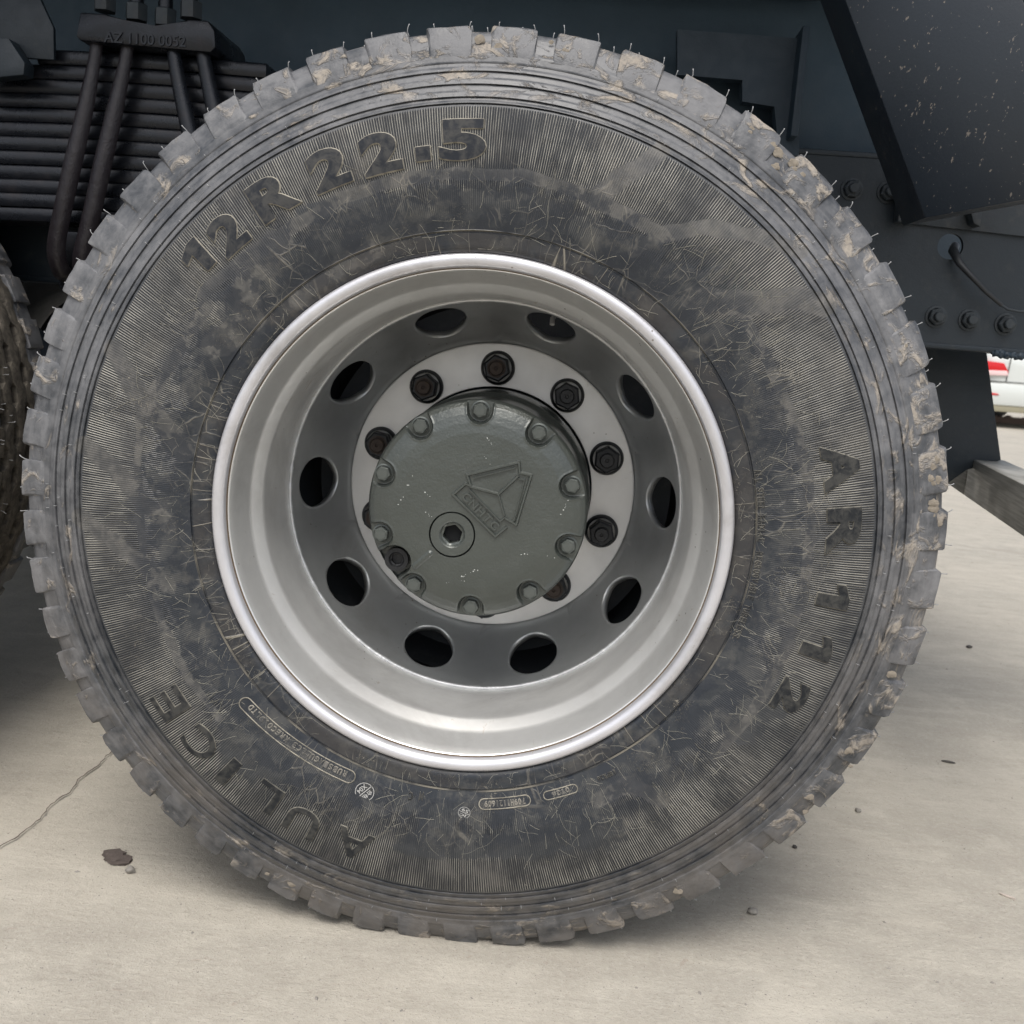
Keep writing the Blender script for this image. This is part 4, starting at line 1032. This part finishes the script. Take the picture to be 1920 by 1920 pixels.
# bracket with an angular opening above the tyre
b_ = bmesh.new()
for poly in ([(1270, 55), (1500, 72), (1500, 165), (1392, 150), (1270, 140)], [(1500, 165), (1498, 290), (1462, 300), (1452, 200), (1392, 190), (1392, 150)]):
    bm_prism(b_, [at(x_, y_, 0.66) for x_, y_ in poly], (0, 0.03, 0), 0.0)
bm_obj('spring_hanger', b_, M_UNDER, truck, 30)
b_ = bmesh.new(); bm_box(b_, (at(1500, 100, 0.62)[0], 0.62, zt + 0.012), (at(1500, 100, 0.62)[0] + 0.012, 0.80, Z0 + 0.73), 0.002); bm_obj('hanger_web', b_, M_UNDER, truck, 30)

# scuffed mudguard panel at the upper right
b_ = bmesh.new(); fr = [at(1585, -60, 0.36), at(1735, 409, 0.36), at(1925, 374, 0.25), at(2000, 360, 0.21), at(2000, 170, 0.21), at(1893, -45, 0.28)]
# keep it planar: fit y as a plane in x
A_ = np.array([[p[0], p[2], 1] for p in fr]); k_ = np.linalg.lstsq(A_, np.array([p[1] for p in fr]), rcond=None)[0]
fr2 = []
for q in ((1562, -60), (1735, 409), (2000, 360), (2000, 150), (1893, -45)):
    v = _f * FOC + _r * (q[0] - 960) + _d * (q[1] - 960); t = (k_[0] * CAM[0] + k_[1] * CAM[2] + k_[2] - CAM[1]) / (v[1] - k_[0] * v[0] - k_[1] * v[2]); fr2.append(CAM + v * t)
bm_prism(b_, fr2, (0, 0.10, 0), 0.0015)
bm_obj('mudguard_panel', b_, M_PANEL, truck, 30)

# drop bracket and galvanised cross bar under the tail
b_ = bmesh.new(); pts_ = [at(1690, 600, 0.93), at(1845, 622, 0.93), at(1877, 863, 0.93), at(1812, 880, 0.93), at(1770, 912, 0.93), at(1690, 912, 0.93)]
bm_prism(b_, pts_, (0, 0.010, 0), 0.001); bm_obj('drop_bracket', b_, M_FRAME, truck, 30)
b_ = bmesh.new(); zT = Z0 + 0.036
e0 = at(1818, 863, 0.97); e1 = at(1925, 904, 0.52)
zT = (e0[2] + e1[2]) / 2; hB = 0.078
dx = (e1[0] - e0[0]) / (0.52 - 0.97)
xa = lambda y_: e0[0] + dx * (y_ - 0.97)
for (ya, yb) in ((0.20, 0.975), (0.985, 2.1)):
    o_ = 0 if ya < 0.5 else -0.006
    bm_prism(b_, [(xa(ya), ya, zT + o_), (xa(ya) + 0.07, ya, zT + o_), (xa(ya) + 0.07, ya, zT - hB), (xa(ya), ya, zT - hB)], (xa(yb) - xa(ya), yb - ya, 0), 0.004)
bm_obj('cross_bar', b_, M_GALV, truck, 40)

# ------------------------------------------------------------------ leaf spring pack
spring = empty('leaf_spring', (-0.70, 0.56, Z0 + 0.35), truck)
SO = Vector((-0.70, 0.56, Z0 + 0.35))
cx = at(285, 250, 0.56)[0]
NLV = 12
zt_s = at(285, 104, 0.56)[2]; zb_s = at(285, 428, 0.56)[2]; th_ = (zt_s - zb_s) / NLV
for k in range(NLV):
    half = 0.185 + 0.055 * k + random.uniform(-0.008, 0.008)
    zc = zt_s - th_ * (k + 0.5); n = 24; V = []; F = []
    prof = [(-0.0455, -0.44), (-0.0470, -0.30), (-0.0475, 0.34), (-0.0450, 0.46), (0.045, 0.46), (0.0475, 0.34), (0.0475, -0.30), (0.0455, -0.44)]
    for i in range(n + 1):
        u = -1 + 2 * i / n; x_ = cx + u * half; z_ = zc - 0.030 * (u * half) ** 2 / 0.4 * 1.0
        for (py_, pz_) in prof: V.append((x_ - SO.x, py_ - 0.56 + 0.6 - 0.0 - (0.0), z_ + pz_ * th_ * 1.06 - SO.z))
    V = [(a_, b2 + 0.005 * random.uniform(0, 1) * 0, c_) for a_, b2, c_ in V]
    m_ = len(prof)
    for i in range(n):
        for q in range(m_): F.append((i * m_ + q, i * m_ + (q + 1) % m_, (i + 1) * m_ + (q + 1) % m_, (i + 1) * m_ + q))
    F += [tuple(range(m_)), tuple((n * m_ + q) for q in range(m_))[::-1]]
    o = mesh_obj('spring_leaf', V, F, M_SPRING, spring, 50)
    o.location = (0, random.uniform(-0.002, 0.002), 0)
def sp_tube(name, pts_, rad, mat, flat=1.0, seg=12):
    P = [Vector(at(*q)) - SO for q in pts_]
    # smooth the path
    Q = [P[0]]
    for a_, b2 in zip(P[:-1], P[1:]):
        for t in (0.25, 0.5, 0.75, 1.0): Q.append(a_.lerp(b2, t))
    for _ in range(3): Q = [Q[0]] + [(Q[i - 1] + Q[i] * 2 + Q[i + 1]) / 4 for i in range(1, len(Q) - 1)] + [Q[-1]]
    rr_ = [float(np.interp(i / (len(Q) - 1), np.linspace(0, 1, len(rad)), rad)) for i in range(len(Q))]
    V, F = tube(Q, rr_, seg, flat); return mesh_obj(name, V, F, mat, spring, 50)
sp_tube('u_bolt', [(184, 60, 0.535), (178, 110, 0.53), (160, 205, 0.525), (138, 300, 0.52), (116, 400, 0.52), (102, 470, 0.525), (114, 512, 0.54), (135, 520, 0.57)], [0.0105, 0.0105, 0.014, 0.0155, 0.0155, 0.016, 0.016, 0.014], M_SPRINGRED, 0.8, 8)
sp_tube('u_bolt', [(243, 60, 0.535), (236, 110, 0.53), (216, 205, 0.525), (194, 300, 0.52), (168, 420, 0.52), (150, 490, 0.525), (158, 520, 0.54), (175, 530, 0.57)], [0.0105, 0.0105, 0.014, 0.0155, 0.0155, 0.016, 0.016, 0.014], M_SPRINGRED, 0.8, 8)
sp_tube('u_bolt', [(322, 60, 0.535), (328, 120, 0.53), (342, 190, 0.525), (362, 280, 0.52), (385, 380, 0.52)], [0.0105, 0.0125, 0.0145], M_SPRING, 0.8, 8)
sp_tube('u_bolt', [(374, 60, 0.535), (385, 130, 0.53), (402, 210, 0.525), (425, 300, 0.52)], [0.0105, 0.0125, 0.0145], M_SPRING, 0.8, 8)
b_ = bmesh.new(); poly = [(150, 22), (142, 68), (150, 76), (395, 98), (404, 88), (402, 58), (390, 38), (352, 36), (292, 52), (236, 42), (200, 26)]
bm_prism(b_, [Vector(at(x_, y_, 0.515)) - SO for x_, y_ in poly], (0, 0.15, 0), 0.003)
bm_obj('clamp_plate', b_, M_SPRING, spring, 30)
def flat_text(name, txt, p0, Y, h_, mat, parent, org, step=None, rot=0.0):
    c0 = Vector(at(*p0, Y)) - org; b_ = glyph(txt, 0, h_, 0, 0.01); c, s = math.cos(rot), math.sin(rot)
    V, F, MI = raise_glyph(b_, lambda u, v, up: (c0.x + u * c - v * s, c0.y - up, c0.z + u * s + v * c), 0.0015, 0.0006, 0.001)
    return fix_and_link(name, V, F, [0] * len(MI), [mat], parent)
flat_text('cast_lettering', 'AZ 1100 0052', (272, 74), 0.5145, 0.016, M_SPRING, spring, SO, rot=0.0)
b_ = bmesh.new(); hexprism(b_, 0.0175, 0.0, -0.026, 0.002)
for v in b_.verts: v.co = Vector((v.co.x, v.co.z, -v.co.y))
un = bm_obj('u_bolt_nut', b_, M_FRAMELT, spring, 30)
b_ = bmesh.new(); lathe_bm(b_, [(0.011, 0.0), (0.011, -0.07), (0.0, -0.07)], 18)
for v in b_.verts: v.co = Vector((v.co.x, v.co.z, -v.co.y))
ub = bm_obj('u_bolt_end', b_, M_SPRING, spring, 30)
for i, q in enumerate(((197, 22), (256, 40), (310, 50), (358, 36))):
    p = Vector(at(*q, 0.545)) - SO
    a_ = un if i == 0 else un.copy(); c_ = ub if i == 0 else ub.copy()
    if i: COL.objects.link(a_); a_.parent = spring; COL.objects.link(c_); c_.parent = spring
    a_.location = p; c_.location = p
b_ = bmesh.new(); bm_prism(b_, [Vector(at(x_, y_, 0.56)) - SO for x_, y_ in ((90, 432), (300, 440), (360, 470), (330, 560), (200, 600), (110, 540))], (0, 0.12, 0), 0.004)
bm_obj('axle_seat', b_, M_SPRING, spring, 30)
# stamped bracket plate left of the springs
b_ = bmesh.new(); bm_prism(b_, [at(x_, y_, 0.53) for x_, y_ in ((-80, -40), (62, -30), (100, 52), (101, 112), (-80, 100))], (0, 0.008, 0), 0.001)
bm_prism(b_, [at(x_, y_, 0.50) for x_, y_ in ((-60, 70), (16, 72), (46, 118), (44, 140), (-60, 150))], (0, 0.03, 0), 0.001)
bm_obj('stop_bracket', b_, M_FRAME, truck, 30)

# ================================================================== PARKED CAR, KERB
def px_scale(Y): return FOC / (Y - CAM[1])
CY = 13.2
cl_ = at(1868, 700, CY)
CX = cl_[0] + 0.66
car = empty('parked_car', (CX, CY, 0.0)); tag(car, 'white sedan parked in the yard behind the truck, red tail lamp towards the camera', 'car')
# stations along the car: y, half width at belt, z bottom, belt, roof half width, roof z
st = [(0.00, 0.70, 0.34, 0.92, 0.50, 0.93), (0.06, 0.82, 0.26, 1.00, 0.55, 1.02), (0.35, 0.88, 0.22, 1.05, 0.60, 1.08), (0.75, 0.89, 0.22, 1.05, 0.60, 1.20), (1.25, 0.89, 0.22, 1.02, 0.58, 1.42), (2.2, 0.89, 0.22, 0.99, 0.60, 1.46), (3.0, 0.88, 0.22, 0.96, 0.56, 1.28), (3.5, 0.87, 0.22, 0.92, 0.60, 0.99), (4.3, 0.82, 0.26, 0.78, 0.55, 0.82), (4.55, 0.66, 0.34, 0.60, 0.45, 0.64)]
V = []; F = []
for (y_, hw, z0_, zb_, rw, zr) in st:
    sec = [(-hw * 0.9, z0_), (-hw * 0.99, z0_ + 0.12), (-hw, (z0_ + zb_) / 2), (-hw * 0.95, zb_ - 0.03), (-hw * 0.90, zb_), (-rw, zr - 0.03), (-rw * 0.8, zr), (0, zr + 0.01), (rw * 0.8, zr), (rw, zr - 0.03), (hw * 0.90, zb_), (hw * 0.95, zb_ - 0.03), (hw, (z0_ + zb_) / 2), (hw * 0.99, z0_ + 0.12), (hw * 0.9, z0_)]
    V += [(x_, y_, z_) for x_, z_ in sec]
n = 15
for i in range(len(st) - 1):
    for k in range(n): F.append((i * n + k, i * n + (k + 1) % n, (i + 1) * n + (k + 1) % n, (i + 1) * n + k))
F += [tuple(range(n))[::-1], tuple((len(st) - 1) * n + k for k in range(n))]
body = mesh_obj('body', V, F, M_CARW, car, 40); sb = body.modifiers.new('soft', 'SUBSURF'); sb.levels = 2; sb.render_levels = 2
def car_poly(name, pts_, y_, dep, mat, bev=0.006):
    b_ = bmesh.new(); bm_prism(b_, [(x_, y_, z_) for x_, z_ in pts_], (0, dep, 0), bev); return bm_obj(name, b_, mat, car, 30)
for s in (-1, 1):
    car_poly('tail_lamp', [(s * 0.86, 0.88), (s * 0.58, 0.86), (s * 0.50, 0.74), (s * 0.84, 0.68)], -0.012, 0.16, M_RED)
    car_poly('reverse_lamp', [(s * 0.78, 0.755), (s * 0.53, 0.765), (s * 0.50, 0.70), (s * 0.76, 0.690)], -0.018, 0.10, M_CLEARLENS)
    car_poly('reflector', [(s * 0.80, 0.475), (s * 0.60, 0.455), (s * 0.58, 0.435), (s * 0.80, 0.430)], -0.012, 0.1, M_RED)
car_poly('panel_gap', [(-0.82, 0.612), (0.82, 0.612), (0.82, 0.622), (-0.82, 0.622)], 0.0, 0.05, M_SEAM, 0.001)
car_poly('panel_gap', [(-0.52, 0.622), (-0.51, 0.622), (-0.49, 0.93), (-0.50, 0.93)], -0.003, 0.05, M_SEAM, 0.001)
car_poly('bumper', [(-0.84, 0.30), (0.84, 0.30), (0.86, 0.50), (0.80, 0.60), (-0.80, 0.60), (-0.86, 0.50)], 0.0, 0.3, M_CARW, 0.03)
car_poly('bumper_skirt', [(-0.80, 0.22), (0.80, 0.22), (0.83, 0.31), (-0.83, 0.31)], 0.02, 0.3, M_BEIGE)
car_poly('rear_window', [(-0.52, 1.08), (0.52, 1.08), (0.46, 1.36), (-0.46, 1.36)], 0.90, 0.02, M_GLASS).rotation_euler = (0, 0, 0)
car_poly('number_plate', [(-0.22, 0.66), (0.22, 0.66), (0.22, 0.78), (-0.22, 0.78)], -0.02, 0.02, M_FRAMELT, 0.002)
for s in (-1, 1):
    for y_ in (0.85, 3.6):
        V, F = lathe([(0.0, -0.02), (0.18, -0.02), (0.20, -0.03), (0.31, -0.03), (0.325, 0.0), (0.325, 0.16), (0.30, 0.19), (0.0, 0.19)], 40)
        o = mesh_obj('car_wheel', V, F, M_TYREFAR, car, 30); o.rotation_euler = (0, 0, s * PI / 2); o.location = (s * 0.88, y_, 0.325)
k0 = gnd(1860, 792); kerb = empty('kerb', (k0[0], k0[1], 0)); tag(kerb, 'low pinkish kerb with rubble lying along it below the white car', 'kerb')
b_ = bmesh.new(); bm_box(b_, (-1.0, 0.0, -0.02), (4.0, 0.16, 0.09), 0.01); bm_obj('kerb_stone', b_, M_KERB, kerb, 30)
cl = [clod(random.uniform(-0.6, 2.5), 0.05 + random.random() * 0.1, 0.09, random.uniform(0.01, 0.035)) for _ in range(60)]
V, F = join(cl); o = mesh_obj('rubble', V, F, M_KERB, kerb, 40); o['kind'] = 'stuff'

# ================================================================== LOOSE THINGS ON THE CONCRETE
def pebble(name, label, cat, q, s, mat, fl=(1, 1, 0.6), rz=0.0):
    p = gnd(*q); V, F = clod(0, 0, 0, s, fl); o = mesh_obj(name, V, F, mat, None, 60); zmin = min(v[2] for v in V)
    o.location = (p[0], p[1], -zmin * 0.85); o.rotation_euler = (0, 0, rz); tag(o, label, cat); return o
pebble('pebble', 'dark rounded pebble farthest out on the bright concrete right of the tyre', 'pebble', (1817, 1215), 0.008, M_ST_DK)
pebble('twig_scrap', 'thin black scrap lying on the concrete below the far dark pebble', 'debris', (1777, 1430), 0.006, M_ST_DK, (2.0, 0.5, 0.4), -0.3)
pebble('pebble', 'small grey brown stone between the tyre and the black scrap', 'pebble', (1609, 1522), 0.0052, M_ST_GY)
pebble('pebble', 'olive grey stone closest to the foot of the tyre on its right', 'pebble', (1411, 1714), 0.0062, M_ST_GY, (1.2, 0.9, 0.7))
pebble('pebble', 'tiny dark stone just above the olive grey stone beside the tyre', 'pebble', (1490, 1590), 0.0038, M_ST_DK)
pebble('wood_chip', 'pale flat splinter at the right edge of the picture', 'chip', (1890, 1682), 0.0075, M_ST_WH, (1.6, 0.45, 0.25), -0.6)
pebble('pebble', 'grey pebble touching the lower edge of the brown scrap', 'pebble', (243, 1637), 0.0060, M_ST_GY, (1.1, 0.9, 0.8))
p = gnd(232, 1609); sc = empty('brown_scrap', (p[0], p[1], 0)); tag(sc, 'flat crumpled brown scrap on the concrete left of the tyre', 'debris')
for k in range(7):
    b_ = bmesh.new(); n = 13; ox, oy = (random.uniform(-0.017, 0.017), random.uniform(-0.012, 0.012)); off = Vector((random.random() * 9, random.random() * 9, 0))
    r_ = random.uniform(0.009, 0.014); pl_ = []
    for i in range(n):
        a_ = 2 * PI * i / n; q = r_ * (1 + 0.5 * mnoise.noise(Vector((math.cos(a_), math.sin(a_), 0)) * 1.7 + off)); pl_.append((ox + 1.25 * q * math.cos(a_), oy + q * math.sin(a_), 0.0006 + 0.0006 * k * random.uniform(0.5, 1)))
    bm_prism(b_, pl_, (0, 0, 0.0010), 0); bm_obj('flake', b_, M_ST_BR, sc)
gr = []
for k in range(2600):
    q = (random.uniform(-40, 1960), random.uniform(900, 1960)); p = gnd(*q); s = random.uniform(0.0004, 0.0011) * (2.4 if random.random() < 0.03 else 1) * (1 + 0.25 * max(0, p[1]))
    a_ = random.uniform(0, PI); e1_ = np.array([math.cos(a_), math.sin(a_), 0]) * s * random.uniform(1, 2); e2_ = np.array([-math.sin(a_), math.cos(a_), 0]) * s; c0 = np.array([p[0], p[1], 0.0])
    gr.append(([c0 - e1_, c0 + e2_, c0 + e1_, c0 - e2_, c0 + [0, 0, s * 0.9]], [(0, 1, 4), (1, 2, 4), (2, 3, 4), (3, 0, 4)]))
V, F = join(gr); o = mesh_obj('grit', V, F, M_ST_GY); tag(o, 'fine grey brown grit scattered over the concrete', 'grit', kind='stuff')
